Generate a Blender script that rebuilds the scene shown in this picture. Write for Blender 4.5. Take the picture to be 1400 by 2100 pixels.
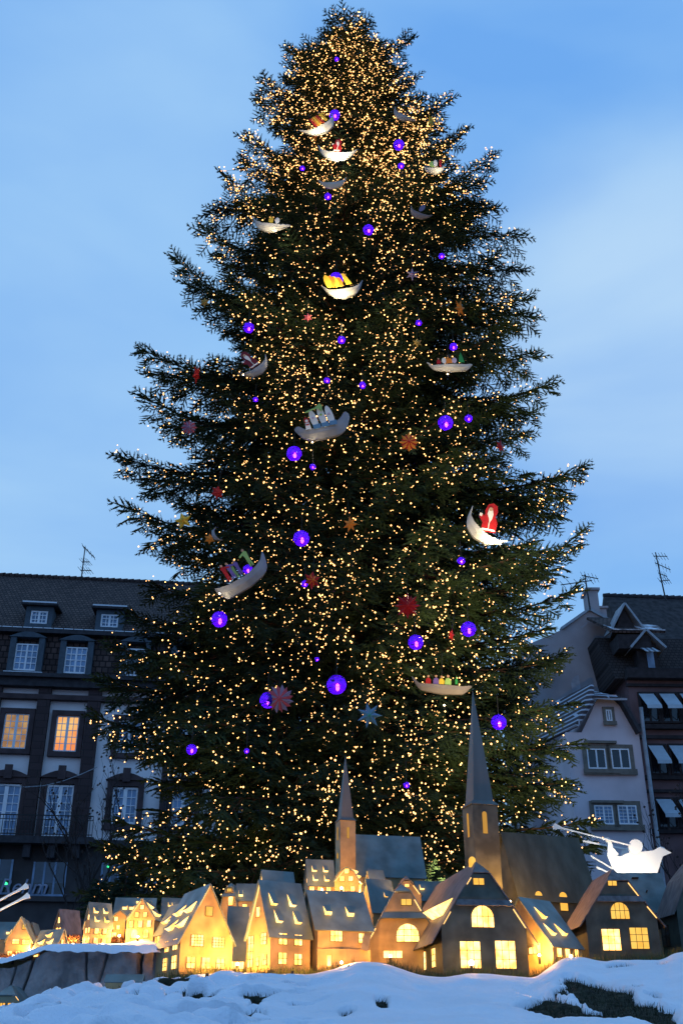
import bpy, bmesh, math, random
import numpy as np
from mathutils import Vector, Matrix

for _o in list(bpy.data.objects):
    bpy.data.objects.remove(_o)
SC = bpy.context.scene
COL = SC.collection
random.seed(7)
RNG = np.random.default_rng(11)
sin, cos, rad, pi = math.sin, math.cos, math.radians, math.pi

# ------------------------------------------------------------------ camera
F = 2150.0            # focal length in photo pixels (photo is 1400 x 2100)
TH = rad(27.3)        # camera tilted up
CZ = 1.6
cam_d = bpy.data.cameras.new("camera")
cam_d.sensor_fit = 'VERTICAL'
cam_d.sensor_height = 36.0
cam_d.lens = 36.0 * F / 2100.0
cam_d.clip_start = 0.05
cam_d.clip_end = 3000
cam = bpy.data.objects.new("camera", cam_d)
COL.objects.link(cam)
cam.location = (0, 0, CZ)
cam.rotation_euler = (rad(90) + TH, 0, 0)
SC.camera = cam

# ------------------------------------------------------------------ world
W = bpy.data.worlds.new("World")
SC.world = W
W.use_nodes = True
wn, wl = W.node_tree.nodes, W.node_tree.links
wn.clear()
SUN_EL, SUN_ROT = rad(1.5), rad(200)
sky = wn.new('ShaderNodeTexSky'); sky.sky_type = 'NISHITA'; sky.sun_disc = False
sky.sun_elevation = SUN_EL; sky.sun_rotation = SUN_ROT
sky.air_density = 1.0; sky.dust_density = 0.3; sky.ozone_density = 3.0
bg1 = wn.new('ShaderNodeBackground'); bg1.inputs[1].default_value = 0.12
wl.new(sky.outputs[0], bg1.inputs[0])
# dusk veil of thin cloud over the clear sky
tc = wn.new('ShaderNodeTexCoord')
mp = wn.new('ShaderNodeMapping'); mp.inputs['Scale'].default_value = (1.0, 1.0, 2.6)
mp.inputs['Rotation'].default_value = (0.25, 0.35, 0.3)
wl.new(tc.outputs['Generated'], mp.inputs[0])
nz = wn.new('ShaderNodeTexNoise'); nz.inputs['Scale'].default_value = 2.3
nz.inputs['Detail'].default_value = 5; nz.inputs['Roughness'].default_value = 0.45
nz.inputs['Distortion'].default_value = 0.25
wl.new(mp.outputs[0], nz.inputs['Vector'])
cr = wn.new('ShaderNodeValToRGB')
cr.color_ramp.elements[0].position = 0.30; cr.color_ramp.elements[0].color = (0.17, 0.43, 0.92, 1)
cr.color_ramp.elements[1].position = 0.72; cr.color_ramp.elements[1].color = (0.38, 0.67, 1.0, 1)
wl.new(nz.outputs[0], cr.inputs[0])
bg2 = wn.new('ShaderNodeBackground'); bg2.inputs[1].default_value = 1.0
# two thin brighter banks of cloud, and a sky that is darker on the night side behind the square
def bank(px, py, width, gain, prev):
    th_ = math.radians(27.3); x_, y_ = (px - 700) / 2150.0, (1050 - py) / 2150.0
    d_ = Vector((x_, cos(th_) - y_ * sin(th_), sin(th_) + y_ * cos(th_))).normalized()
    dp = wn.new('ShaderNodeVectorMath'); dp.operation = 'DOT_PRODUCT'; dp.inputs[1].default_value = d_
    nm = wn.new('ShaderNodeVectorMath'); nm.operation = 'NORMALIZE'
    wl.new(tc.outputs['Generated'], nm.inputs[0]); wl.new(nm.outputs[0], dp.inputs[0])
    mr = wn.new('ShaderNodeMapRange'); mr.interpolation_type = 'SMOOTHSTEP'
    mr.inputs['From Min'].default_value = cos(rad(width)); mr.inputs['From Max'].default_value = 1.0
    mr.inputs['To Min'].default_value = 0; mr.inputs['To Max'].default_value = gain
    wl.new(dp.outputs['Value'], mr.inputs['Value'])
    ml = wn.new('ShaderNodeMath'); ml.operation = 'MULTIPLY'; wl.new(mr.outputs[0], ml.inputs[0]); wl.new(nz.outputs[0], ml.inputs[1])
    mm = wn.new('ShaderNodeMixRGB'); mm.inputs[2].default_value = (.58, .79, 1.0, 1)
    wl.new(ml.outputs[0], mm.inputs[0]); wl.new(prev, mm.inputs[1]); return mm.outputs[0]
c_ = bank(1330, 700, 13, 1.3, cr.outputs[0]); c_ = bank(60, 900, 13, .35, c_); c_ = bank(250, 250, 12, .25, c_)
sp_ = wn.new('ShaderNodeSeparateXYZ'); wl.new(tc.outputs['Generated'], sp_.inputs[0])
mry = wn.new('ShaderNodeMapRange'); mry.interpolation_type = 'SMOOTHSTEP'
mry.inputs['From Min'].default_value = -.5; mry.inputs['From Max'].default_value = .55
mry.inputs['To Min'].default_value = .88; mry.inputs['To Max'].default_value = 1.06
mrc = wn.new('ShaderNodeMapRange'); mrc.interpolation_type = 'SMOOTHSTEP'
mrc.inputs['From Min'].default_value = .45; mrc.inputs['From Max'].default_value = -.4
wl.new(sp_.outputs[1], mrc.inputs['Value'])
mxb = wn.new('ShaderNodeMixRGB'); mxb.blend_type = 'MULTIPLY'; mxb.inputs[2].default_value = (.74, .86, 1.0, 1)
wl.new(mrc.outputs[0], mxb.inputs[0]); wl.new(c_, mxb.inputs[1]); wl.new(mxb.outputs[0], bg2.inputs[0])
wl.new(sp_.outputs[1], mry.inputs['Value']); wl.new(mry.outputs[0], bg2.inputs[1])
mxs = wn.new('ShaderNodeMixShader'); mxs.inputs[0].default_value = 0.88
wl.new(bg1.outputs[0], mxs.inputs[1]); wl.new(bg2.outputs[0], mxs.inputs[2])
wo = wn.new('ShaderNodeOutputWorld')
wl.new(mxs.outputs[0], wo.inputs[0])

# faint remains of daylight from behind the camera
sd = bpy.data.lights.new("sun", 'SUN'); sd.energy = 0.02; sd.angle = rad(12); sd.color = (1.0, 0.9, 0.85)
so = bpy.data.objects.new("sun", sd); COL.objects.link(so)
so.rotation_euler = (rad(78), 0, rad(-20))

SC.view_settings.view_transform = 'Standard'
SC.view_settings.look = 'None'
SC.view_settings.exposure = 0.0
SC.view_settings.gamma = 1.0
SC.render.engine = 'CYCLES'
cy = SC.cycles
cy.max_bounces = 6; cy.diffuse_bounces = 3; cy.glossy_bounces = 2; cy.transmission_bounces = 4
cy.transparent_max_bounces = 8
cy.sample_clamp_indirect = 4.0
cy.use_denoising = True
try:
    cy.denoiser = 'OPENIMAGEDENOISE'
except Exception:
    pass
cy.use_light_tree = True
cy.caustics_reflective = False; cy.caustics_refractive = False

# ------------------------------------------------------------------ pixel -> world
def ray(px, py):
    x, y = (px - 700) / F, (1050 - py) / F
    return Vector((x, cos(TH) - y * sin(TH), sin(TH) + y * cos(TH)))

def at(px, py, Y):
    d = ray(px, py)
    t = Y / d.y
    return Vector((d.x * t, Y, CZ + d.z * t))

def mpp(py, Y):
    return Y / ray(700, py).y / F

# ------------------------------------------------------------------ object helpers
def tag(o, label=None, cat=None, group=None, kind=None):
    if label: o['label'] = label
    if cat: o['category'] = cat
    if group: o['group'] = group
    if kind: o['kind'] = kind
    return o

def empty(name, loc, label, cat, group=None, rz=0):
    o = bpy.data.objects.new(name, None)
    COL.objects.link(o)
    o.location = loc
    o.rotation_euler = (0, 0, rz)
    return tag(o, label, cat, group)

class MB:
    """collects solids; build() links them as one mesh object"""
    def __init__(s):
        s.v = []; s.f = []
    def poly(s, pts):
        n = len(s.v); s.v += [tuple(p) for p in pts]; s.f.append(tuple(range(n, n + len(pts)))); return s
    def box(s, a, b):
        (x0, y0, z0), (x1, y1, z1) = a, b
        return s.hexa([(x0,y0,z0),(x1,y0,z0),(x1,y1,z0),(x0,y1,z0),(x0,y0,z1),(x1,y0,z1),(x1,y1,z1),(x0,y1,z1)])
    def hexa(s, p):
        n = len(s.v); s.v += [tuple(q) for q in p]
        for f in ((0,3,2,1),(4,5,6,7),(0,1,5,4),(1,2,6,5),(2,3,7,6),(3,0,4,7)):
            s.f.append(tuple(n + i for i in f))
        return s
    def prism(s, pts, ext):
        """polygon (list of vectors) extruded by vector ext"""
        n = len(s.v); k = len(pts); ext = Vector(ext)
        s.v += [tuple(p) for p in pts] + [tuple(Vector(p) + ext) for p in pts]
        s.f.append(tuple(range(n, n + k)))
        s.f.append(tuple(reversed(range(n + k, n + 2 * k))))
        for i in range(k):
            j = (i + 1) % k
            s.f.append((n + i, n + k + i, n + k + j, n + j))
        return s
    def slab(s, pts, t):
        """polygon thickened along its normal, centred"""
        p = [Vector(q) for q in pts]
        nn = Vector((0, 0, 0))
        for i in range(len(p)):
            a, b = p[i], p[(i + 1) % len(p)]
            nn += a.cross(b)
        nn.normalize()
        return s.prism([q - nn * t / 2 for q in p], nn * t)
    def tube(s, pts, r0, r1=None, n=6, cap=True):
        r1 = r0 if r1 is None else r1
        pts = [Vector(p) for p in pts]
        base = len(s.v); m = len(pts)
        for i, p in enumerate(pts):
            d = (pts[min(i + 1, m - 1)] - pts[max(i - 1, 0)]).normalized()
            a = d.orthogonal().normalized() if i == 0 else (a - d * a.dot(d)).normalized()
            b = d.cross(a)
            r = r0 + (r1 - r0) * i / max(1, m - 1)
            for k in range(n):
                t = 2 * pi * k / n
                s.v.append(tuple(p + a * (r * cos(t)) + b * (r * sin(t))))
        for i in range(m - 1):
            for k in range(n):
                k2 = (k + 1) % n
                s.f.append((base + i*n + k, base + i*n + k2, base + (i+1)*n + k2, base + (i+1)*n + k))
        if cap:
            s.f.append(tuple(base + k for k in reversed(range(n))))
            s.f.append(tuple(base + (m - 1) * n + k for k in range(n)))
        return s
    def sphere(s, c, r, seg=12, rings=8, sz=1.0):
        base = len(s.v); c = Vector(c)
        s.v.append(tuple(c + Vector((0, 0, r * sz))))
        for i in range(1, rings):
            a = pi * i / rings
            for k in range(seg):
                t = 2 * pi * k / seg
                s.v.append(tuple(c + Vector((r*sin(a)*cos(t), r*sin(a)*sin(t), r*sz*cos(a)))))
        s.v.append(tuple(c - Vector((0, 0, r * sz))))
        last = len(s.v) - 1
        for k in range(seg):
            k2 = (k + 1) % seg
            s.f.append((base, base + 1 + k, base + 1 + k2))
            for i in range(rings - 2):
                o = base + 1 + i * seg
                s.f.append((o + k, o + seg + k, o + seg + k2, o + k2))
            o = base + 1 + (rings - 2) * seg
            s.f.append((last, o + k2, o + k))
        return s
    def build(s, name, m, parent=None, smooth=False, recalc=True, bevel=0):
        me = bpy.data.meshes.new(name)
        me.from_pydata(s.v, [], s.f)
        if recalc:
            bm = bmesh.new(); bm.from_mesh(me)
            bmesh.ops.recalc_face_normals(bm, faces=bm.faces)
            bm.to_mesh(me); bm.free()
        if smooth:
            me.polygons.foreach_set('use_smooth', [True] * len(me.polygons))
        me.materials.append(m)
        o = bpy.data.objects.new(name, me)
        COL.objects.link(o)
        if parent is not None: o.parent = parent
        if bevel:
            b = o.modifiers.new('bevel', 'BEVEL'); b.width = bevel; b.segments = 2; b.limit_method = 'ANGLE'
        return o

def np_mesh(name, v, tris, m, parent=None, smooth=False, k=3):
    me = bpy.data.meshes.new(name)
    v = np.asarray(v, dtype=np.float32).reshape(-1, 3); tris = np.asarray(tris, dtype=np.int32).reshape(-1, k)
    me.vertices.add(len(v)); me.vertices.foreach_set('co', v.ravel())
    me.loops.add(tris.size); me.loops.foreach_set('vertex_index', tris.ravel())
    me.polygons.add(len(tris)); me.polygons.foreach_set('loop_start', np.arange(0, tris.size, k, dtype=np.int32))
    me.polygons.foreach_set('loop_total', np.full(len(tris), k, dtype=np.int32))
    if smooth: me.polygons.foreach_set('use_smooth', np.ones(len(tris), dtype=bool))
    me.update(calc_edges=True)
    me.materials.append(m)
    o = bpy.data.objects.new(name, me); COL.objects.link(o)
    if parent is not None: o.parent = parent
    return o

# ------------------------------------------------------------------ materials
def mat(name, col, rough=0.75, var=0.25, scale=4.0, metallic=0.0, bump=0.0, bscale=30.0, col2=None, detail=4,
        stretch=None, spec=0.3, transl=0.0):
    m = bpy.data.materials.new(name); m.use_nodes = True
    n, l = m.node_tree.nodes, m.node_tree.links
    b = n['Principled BSDF']
    b.inputs['Roughness'].default_value = rough
    b.inputs['Metallic'].default_value = metallic
    b.inputs['Specular IOR Level'].default_value = spec
    tcn = n.new('ShaderNodeTexCoord'); vec = tcn.outputs['Object']
    if stretch:
        mpn = n.new('ShaderNodeMapping'); mpn.inputs['Scale'].default_value = stretch
        l.new(vec, mpn.inputs[0]); vec = mpn.outputs[0]
    nt = n.new('ShaderNodeTexNoise'); nt.inputs['Scale'].default_value = scale; nt.inputs['Detail'].default_value = detail
    l.new(vec, nt.inputs['Vector'])
    r = n.new('ShaderNodeValToRGB')
    c = Vector(col[:3]); c2 = Vector(col2[:3]) if col2 else c * (1 - var)
    if col2 is None: c = c * (1 + var * 0.4)
    r.color_ramp.elements[0].position = 0.35; r.color_ramp.elements[1].position = 0.65
    r.color_ramp.elements[0].color = (*c2, 1); r.color_ramp.elements[1].color = (*c, 1)
    l.new(nt.outputs[0], r.inputs[0]); l.new(r.outputs[0], b.inputs['Base Color'])
    if bump:
        n2 = n.new('ShaderNodeTexNoise'); n2.inputs['Scale'].default_value = bscale; n2.inputs['Detail'].default_value = 4
        l.new(vec, n2.inputs['Vector'])
        bp = n.new('ShaderNodeBump'); bp.inputs['Strength'].default_value = bump; bp.inputs['Distance'].default_value = 0.02
        l.new(n2.outputs[0], bp.inputs['Height']); l.new(bp.outputs[0], b.inputs['Normal'])
    return m

def emat(name, col, strength, var=0.0, scale=8.0, col2=None, sampling='AUTO'):
    m = bpy.data.materials.new(name); m.use_nodes = True
    n, l = m.node_tree.nodes, m.node_tree.links
    n.clear()
    e = n.new('ShaderNodeEmission'); e.inputs[0].default_value = (*col, 1); e.inputs[1].default_value = strength
    o = n.new('ShaderNodeOutputMaterial'); l.new(e.outputs[0], o.inputs[0])
    if var or col2:
        tcn = n.new('ShaderNodeTexCoord')
        nt = n.new('ShaderNodeTexNoise'); nt.inputs['Scale'].default_value = scale; nt.inputs['Detail'].default_value = 3
        l.new(tcn.outputs['Object'], nt.inputs['Vector'])
        r = n.new('ShaderNodeValToRGB')
        r.color_ramp.elements[0].position = 0.38; r.color_ramp.elements[1].position = 0.62
        c = Vector(col); c2 = Vector(col2) if col2 else c * (1 - var)
        r.color_ramp.elements[0].color = (*c2, 1); r.color_ramp.elements[1].color = (*c, 1)
        l.new(nt.outputs[0], r.inputs[0]); l.new(r.outputs[0], e.inputs[0])
    m.cycles.emission_sampling = sampling
    return m

def brickmat(name, c1, c2, mortar, bw, bh, rough=0.85, msize=0.02, plane='XZ', bump=0.4, extra=0.3):
    """courses laid in the object's X-Z plane"""
    m = bpy.data.materials.new(name); m.use_nodes = True
    n, l = m.node_tree.nodes, m.node_tree.links
    b = n['Principled BSDF']; b.inputs['Roughness'].default_value = rough
    b.inputs['Specular IOR Level'].default_value = 0.2
    tcn = n.new('ShaderNodeTexCoord'); sx = n.new('ShaderNodeSeparateXYZ'); cb = n.new('ShaderNodeCombineXYZ')
    l.new(tcn.outputs['Object'], sx.inputs[0])
    if plane == 'XZ':
        l.new(sx.outputs[0], cb.inputs[0]); l.new(sx.outputs[2], cb.inputs[1])
    else:
        l.new(sx.outputs[1], cb.inputs[0]); l.new(sx.outputs[2], cb.inputs[1])
    br = n.new('ShaderNodeTexBrick')
    br.inputs['Color1'].default_value = (*c1, 1); br.inputs['Color2'].default_value = (*c2, 1)
    br.inputs['Mortar'].default_value = (*mortar, 1); br.inputs['Scale'].default_value = 1.0
    br.inputs['Mortar Size'].default_value = msize; br.inputs['Brick Width'].default_value = bw
    br.inputs['Row Height'].default_value = bh; br.inputs['Mortar Smooth'].default_value = 0.4
    l.new(cb.outputs[0], br.inputs['Vector'])
    nt = n.new('ShaderNodeTexNoise'); nt.inputs['Scale'].default_value = 0.6; nt.inputs['Detail'].default_value = 6
    l.new(tcn.outputs['Object'], nt.inputs['Vector'])
    mx = n.new('ShaderNodeMixRGB'); mx.blend_type = 'MULTIPLY'; mx.inputs[0].default_value = extra
    l.new(br.outputs[0], mx.inputs[1]); l.new(nt.outputs[0], mx.inputs[2])
    l.new(mx.outputs[0], b.inputs['Base Color'])
    bp = n.new('ShaderNodeBump'); bp.inputs['Strength'].default_value = bump; bp.inputs['Distance'].default_value = 0.03
    bp.invert = True
    l.new(br.outputs['Fac'], bp.inputs['Height']); l.new(bp.outputs[0], b.inputs['Normal'])
    return m

# numpy value noise -------------------------------------------------
_perm = RNG.permutation(512)
def vnoise(x, y, seed=0):
    xi = np.floor(x).astype(int); yi = np.floor(y).astype(int)
    xf = x - xi; yf = y - yi
    u = xf * xf * xf * (xf * (xf * 6 - 15) + 10); v = yf * yf * yf * (yf * (yf * 6 - 15) + 10)
    def h(a, b):
        return _perm[(_perm[(a + seed * 37) & 511] + b) & 511] / 511.0
    return (h(xi, yi)*(1-u)*(1-v) + h(xi+1, yi)*u*(1-v) + h(xi, yi+1)*(1-u)*v + h(xi+1, yi+1)*u*v)
def fbm(x, y, o=4, seed=0):
    s = 0; a = 0.5; t = 0
    for i in range(o):
        s = s + a * vnoise(x * 2**i, y * 2**i, seed + i); t += a; a *= 0.5
    return s / t
# ================================================================== the tree
TX = at(718, 1050, 22.0).x
TY = 22.0
ENV = [(44,708,716),(54,696,726),(66,684,738),(86,656,758),(110,605,835),(150,600,845),(190,560,850),(230,548,915),
       (290,548,935),(330,560,990),(400,490,1005),(460,450,1040),(520,455,1060),(600,420,1085),(700,440,1095),
       (780,380,1105),(860,380,1100),(900,385,1085),(960,350,1130),(1040,350,1150),(1120,360,1160),(1200,330,1150),
       (1260,290,1110),(1330,250,1145),(1400,225,1175),(1500,235,1195),(1560,290,1205),(1640,300,1210),
       (1700,250,1225),(1760,225,1235),(1850,215,1200)]
_z, _rl, _rr = [], [], []
for py, xl, xr in ENV:
    _z.append(at(700, py, TY).z); _rl.append(TX - at(xl, py, TY).x); _rr.append(at(xr, py, TY).x - TX)
_z = np.array(_z[::-1]); _rl = np.array(_rl[::-1]); _rr = np.array(_rr[::-1])
ZTOP = float(_z[-1]); ZBOT = 3.3
def env(z, az):
    """crown radius at height z in direction az (0 = right, -90 deg = towards the camera), so that the
    outline seen from the square keeps the measured widths on every side"""
    c = math.cos(az); s_ = math.sin(az); r = 1.0
    for _ in range(9):
        k = TY / (TY + r * s_)
        ze = CZ + (z - CZ) * k
        if ze > ZTOP: rn = 0.0
        else:
            l = float(np.interp(ze, _z, _rl)); rr = float(np.interp(ze, _z, _rr))
            side = rr if c > 0 else l
            rn = (side * abs(c) + (l + rr) / 2 * (1 - abs(c))) / k
        r = .5 * r + .5 * rn
    return r

tree = empty("christmas_tree", (TX, TY, 0), "giant fir Christmas tree hung with boats, globes and lights", "tree")

def spray_template(seed):
    rg = np.random.default_rng(seed)
    shoots = [(0.0, 0.0, 1.0, 0.0)]
    t = 0.14; sd_ = 1
    while t < 0.93:
        shoots.append((t, sd_ * rad(rg.uniform(38, 58)), (1 - t) * rg.uniform(.5, .72) + .1, rg.uniform(-.25, .1)))
        t += rg.uniform(.10, .15); sd_ = -sd_
    V, T = [], []
    for t0, ang, ln, dz in shoots:
        p0 = np.array([t0, 0, -0.12 * t0 * t0]); d = np.array([cos(ang), sin(ang), dz - .08]); d /= np.linalg.norm(d)
        s = np.array([-d[1], d[0], 0]); s /= np.linalg.norm(s); u = np.cross(d, s)
        w = 0.040 if t0 else 0.036
        m_ = p0 + d * ln * .45
        for sv in (s, u, (s + u) * .7):
            n = len(V)
            V += [p0, m_ - sv*w, p0 + d*ln, m_ + sv*w]; T += [(n, n+1, n+2), (n, n+2, n+3)]
        k = max(3, int(ln / 0.07))
        for i in range(k + 1):
            q = p0 + d * (ln * (i + .3) / (k + .6))
            for sg in (-1, 1):
                a = rg.uniform(30, 55) * pi / 180; L = rg.uniform(.06, .095); e = rg.uniform(-.6, .9)
                dn = d * cos(a) + (s * sg * cos(e) + u * sin(e)) * sin(a)
                n = len(V)
                V += [q - d*.022, q + d*.022, q + dn * L]; T.append((n, n+1, n+2))
    return np.array(V, dtype=np.float32), np.array(T, dtype=np.int32)

TEMPL = [spray_template(100 + i) for i in range(5)]
S_pos, S_dir, S_sc, S_up = [], [], [], []
WOOD = MB()
BR = []      # branch axes, for the light strings

def add_spray(p, d, sc, up=(0, 0, 1)):
    S_pos.append(p); S_dir.append(d); S_sc.append(sc); S_up.append(up)

def branch(z0, az, L, ang, tipup, dens=1.0, sil=False):
    """primary limb: leaves the trunk at z0, heads out at angle ang, tip turns up by tipup"""
    rg = random
    out = Vector((cos(az), sin(az), 0)); side = Vector((-sin(az), cos(az), 0)); Z = Vector((0, 0, 1))
    n = max(4, int(L / 0.35))
    pts = []
    for i in range(n + 1):
        t = i / n
        h = math.tan(ang) * L * t + (tipup * L * (t ** 3) - 0.05 * L * sin(pi * t))
        pts.append(Vector((TX, TY, z0)) + out * (L * t) + Z * h + side * (0.05 * L * sin(3 * t + az * 5)))
    WOOD.tube([p - Vector((TX, TY, 0)) for p in pts], 0.02 + 0.013 * L, 0.008, n=5, cap=False)
    BR.append((pts, L, az))
    def P(t):
        k = min(n - 1, int(t * n)); f = t * n - k
        return pts[k].lerp(pts[k + 1], f)
    def D(t):
        k = min(n - 1, int(t * n)); return (pts[k + 1] - pts[k]).normalized()
    add_spray(P(.97), D(.99), rg.uniform(.5, .7))
    # sprays riding on the limb itself
    s = 0.12 * L
    while s < L:
        t = s / L
        for sg in (-1, 1):
            d = (D(t) * .9 + side * sg * rg.uniform(.3, .8) + Z * rg.uniform(-.25, .45)).normalized()
            add_spray(P(t), d, rg.uniform(.38, .6) * min(1, .5 + L * .3))
        s += .3 / dens
    # side limbs
    s = max(.25, 0.16 * L)
    while s < L * .97:
        t = s / L
        Ls = (min(1.15, .26 * L * (1 - t) ** .8 + .20) if sil else min(1.45, .36 * L * (1 - t) ** .8 + .22)) * rg.uniform(.7, 1.15)
        for sg in (-1, 1):
            a = rad(rg.uniform(34, 58))
            d = (D(t) * cos(a) + side * sg * sin(a) + Z * rg.uniform(-.50, -.05)).normalized()
            p = P(t); q = 0.0; m = 0
            while q < Ls:
                dd = (d + Z * (-.45 * q)).normalized()
                pp = p + dd * q
                sc = rg.uniform(.40, .62) * (1 if Ls > .5 else .75)
                sdv = dd.cross(Z).normalized() * (1 if m % 2 else -1)
                add_spray(pp, (dd + sdv * rg.uniform(.2, .8) + Z * rg.uniform(-.25, .15)).normalized(), sc)
                if rg.random() < .5 * dens:     # hanging spray
                    add_spray(pp, (dd * .35 + Z * -1 + sdv * .25).normalized(), sc * rg.uniform(.7, 1.0), tuple(dd))
                q += .27 / dens; m += 1
            add_spray(p + (d + Z * (-.28 * Ls)).normalized() * Ls * .9, d, .5)
            if Ls > .6:
                WOOD.tube([p - Vector((TX, TY, 0)), p + d * Ls * .55 - Vector((TX, TY, .04)), p + (d + Z*(-.2*Ls)).normalized() * Ls - Vector((TX, TY, 0))], .016, .004, n=4, cap=False)
        s += rg.uniform(.26, .36) / dens

# --- limbs whose tips make the outline (photo pixel of the tip, start angle, tip turn-up)
SIL = [
 (578,112,15,.15),(527,182,12,.2),(522,214,5,.1),(490,290,10,.12),(494,345,0,.1),(445,372,8,.35),(412,432,0,-.15),(397,478,2,.1),
 (345,543,18,.1),(372,590,8,.05),(430,640,-4,.05),(277,722,-5,.13),(300,770,-8,.02),(278,822,-8,.15),(330,872,-12,.02),(234,938,-11,.12),(280,985,-14,.03),(241,1048,-11,.13),
 (330,1105,-10,.1),(325,1140,-12,.05),(300,1205,-13,.1),(250,1262,-14,.12),(212,1330,-15,.1),(182,1395,-15,.12),(180,1475,-10,.1),
 (250,1530,-12,0),(300,1600,-14,.05),(228,1690,-10,.1),(206,1735,-12,.1),(222,1765,-14,.05),(205,1810,-14,.05),(170,1835,-16,.1),
 (848,95,30,.15),(935,210,18,.1),(905,255,6,0),(965,280,12,.25),(1024,322,16,.15),(1000,380,6,0),(1030,425,0,-.1),(1083,485,12,-.2),
 (1078,555,0,-.1),(1060,600,4,0),(1104,640,0,-.12),(1112,722,-6,0),(1138,792,-2,.08),(1112,850,-8,0),(1100,885,-3,0),(1213,967,-5,.09),
 (1178,1020,-12,0),(1165,1060,-8,-.12),(1212,1090,4,.22),(1150,1150,-2,0),(1192,1210,-4,.07),(1130,1290,-4,.05),(1168,1345,-6,.06),
 (1185,1440,-8,.06),(1198,1525,-10,.05),(1186,1600,-12,.05),(1215,1690,-10,.06),(1240,1735,-12,.06),(1205,1790,-14,0)]
for px, py, a, tu in SIL:
    yy = TY + random.uniform(-.9, .5)
    tip = at(px, py, yy)
    v = Vector((tip.x - TX, tip.y - TY, 0)); L = v.length - .30
    az = math.atan2(v.y, v.x)
    z0 = tip.z - math.tan(rad(a)) * L - tu * L
    branch(z0, az, L, rad(a), tu, 1.0, True)

# --- the body of the crown
z = ZBOT
lev = 0
tier = 1.0
while z < ZTOP - .35:
    h = (z - ZBOT) / (ZTOP - ZBOT)
    tier = ([1.0, .88, .76] if h < .30 else [1.0, .80, .62])[lev % 3] if h < .86 else random.uniform(.75, 1)
    nb = int(10 - 4.0 * h)
    ph = random.random() * 6.28
    for k in range(nb):
        az = ph + 2 * pi * k / nb + random.uniform(-.22, .22)
        azm = (az + pi) % (2 * pi) - pi
        back = sin(azm) > .45
        # limb length so that its tip (raised by the angle) stays on the envelope
        ang = rad(-21 + 50 * h ** 1.05 + random.uniform(-6, 6))
        L = .5
        for _ in range(6):
            L = .4 * L + .6 * env(z + math.tan(ang) * L, azm)
        L *= random.uniform(.80, .98) * (tier if random.random() < .8 else .95)
        if abs(sin(azm)) > .5 and not back: L *= .96
        L = max(.3, L)
        branch(z + random.uniform(-.15, .15), azm, L, ang, random.uniform(.0, .12), .62 if back else .86)
    z += .56 - .22 * h
    lev += 1
# leader
WOOD.tube([(0, 0, 0), (.06, 0, ZTOP * .5), (0, 0, ZTOP - .2)], .42, .03, n=14)
for i in range(26):
    zz = ZTOP - .02 - i * .1
    a = i * 2.4
    add_spray(Vector((TX, TY, zz - .75)), Vector((cos(a) * .6, sin(a) * .6, 1.0)).normalized(), .36 + i * .008)
print("sprays", len(S_pos), "limbs", len(BR))
# ================================================================== positions of the hung ornaments
def surf(px, py, out=0.25):
    """point where the sight line meets the crown's outside, a little in front of it"""
    d = ray(px, py)
    Y = 14.5
    while Y < TY:
        p = at(px, py, Y)
        r = math.hypot(p.x - TX, p.y - TY)
        if r < float(env(p.z, math.atan2(p.y - TY, p.x - TX))) + out: return p
        Y += .04
    return at(px, py, TY - .8)

GLOBES = [(686,236,12),(817,297,12),(672,403,8),(755,471,12),(689,573,16),(510,672,12),(913,867,17),(603,930,17),
 (618,1104,18),(450,1270,18),(549,1436,18),(690,1404,22),(852,1317,17),(960,1290,17),(1022,1481,17),(393,1537,12),
 (508,1168,11),(945,1150,9),(700,697,9),(670,780,7),(743,790,8),(960,858,9),(929,711,9),(905,525,7),(822,340,7),
 (641,957,7),(625,1197,8),(858,662,7),(690,121,5),(524,819,6),(620,345,6),(506,1540,6),(833,1610,7),(650,1352,5)]
GP = [(surf(x, y), .92 * r * mpp(y, surf(x, y).y)) for x, y, r in GLOBES]
CLEAR = [(p, r + .10) for i, (p, r) in enumerate(GP) if i < 12 or (i < 18 and i != 15)]       # foliage kept off these

def clear_at(px, py, rpx, out=.3):
    p = surf(px, py, out); CLEAR.append((p, rpx * mpp(py, p.y))); return p

BOATS_AT = {}
for key, px, py, rp in [('A',660,262,34),('B',690,318,36),('C',683,378,26),('D',555,466,40),('E',825,240,26),('F',890,350,24),
        ('G',858,440,26),('H',706,598,42),('I',528,757,34),('J',922,752,46),('K',665,885,58),('L',985,1090,50),('M',500,1185,54),
        ('N',905,1408,60),('P',442,1098,22)]:
    BOATS_AT[key] = clear_at(px, py, rp, .45)
STARS_AT = {}
for key, px, py, rp in [('a',573,1433,30),('b',757,1467,26),('c',835,1242,28),('d',838,907,21),('e',942,632,18),('f',845,563,15),
        ('g',718,1075,18),('h',640,1190,20),('i',376,1068,18),('j',446,1010,15),('k',388,877,16),('l',403,768,18),('m',883,250,15),
        ('n',646,276,14),('o',855,703,10),('p',631,651,10),('q',420,620,10),('r',1025,915,14),('s',925,1302,12),('t',430,1105,11)]:
    STARS_AT[key] = clear_at(px, py, rp, .3)

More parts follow.
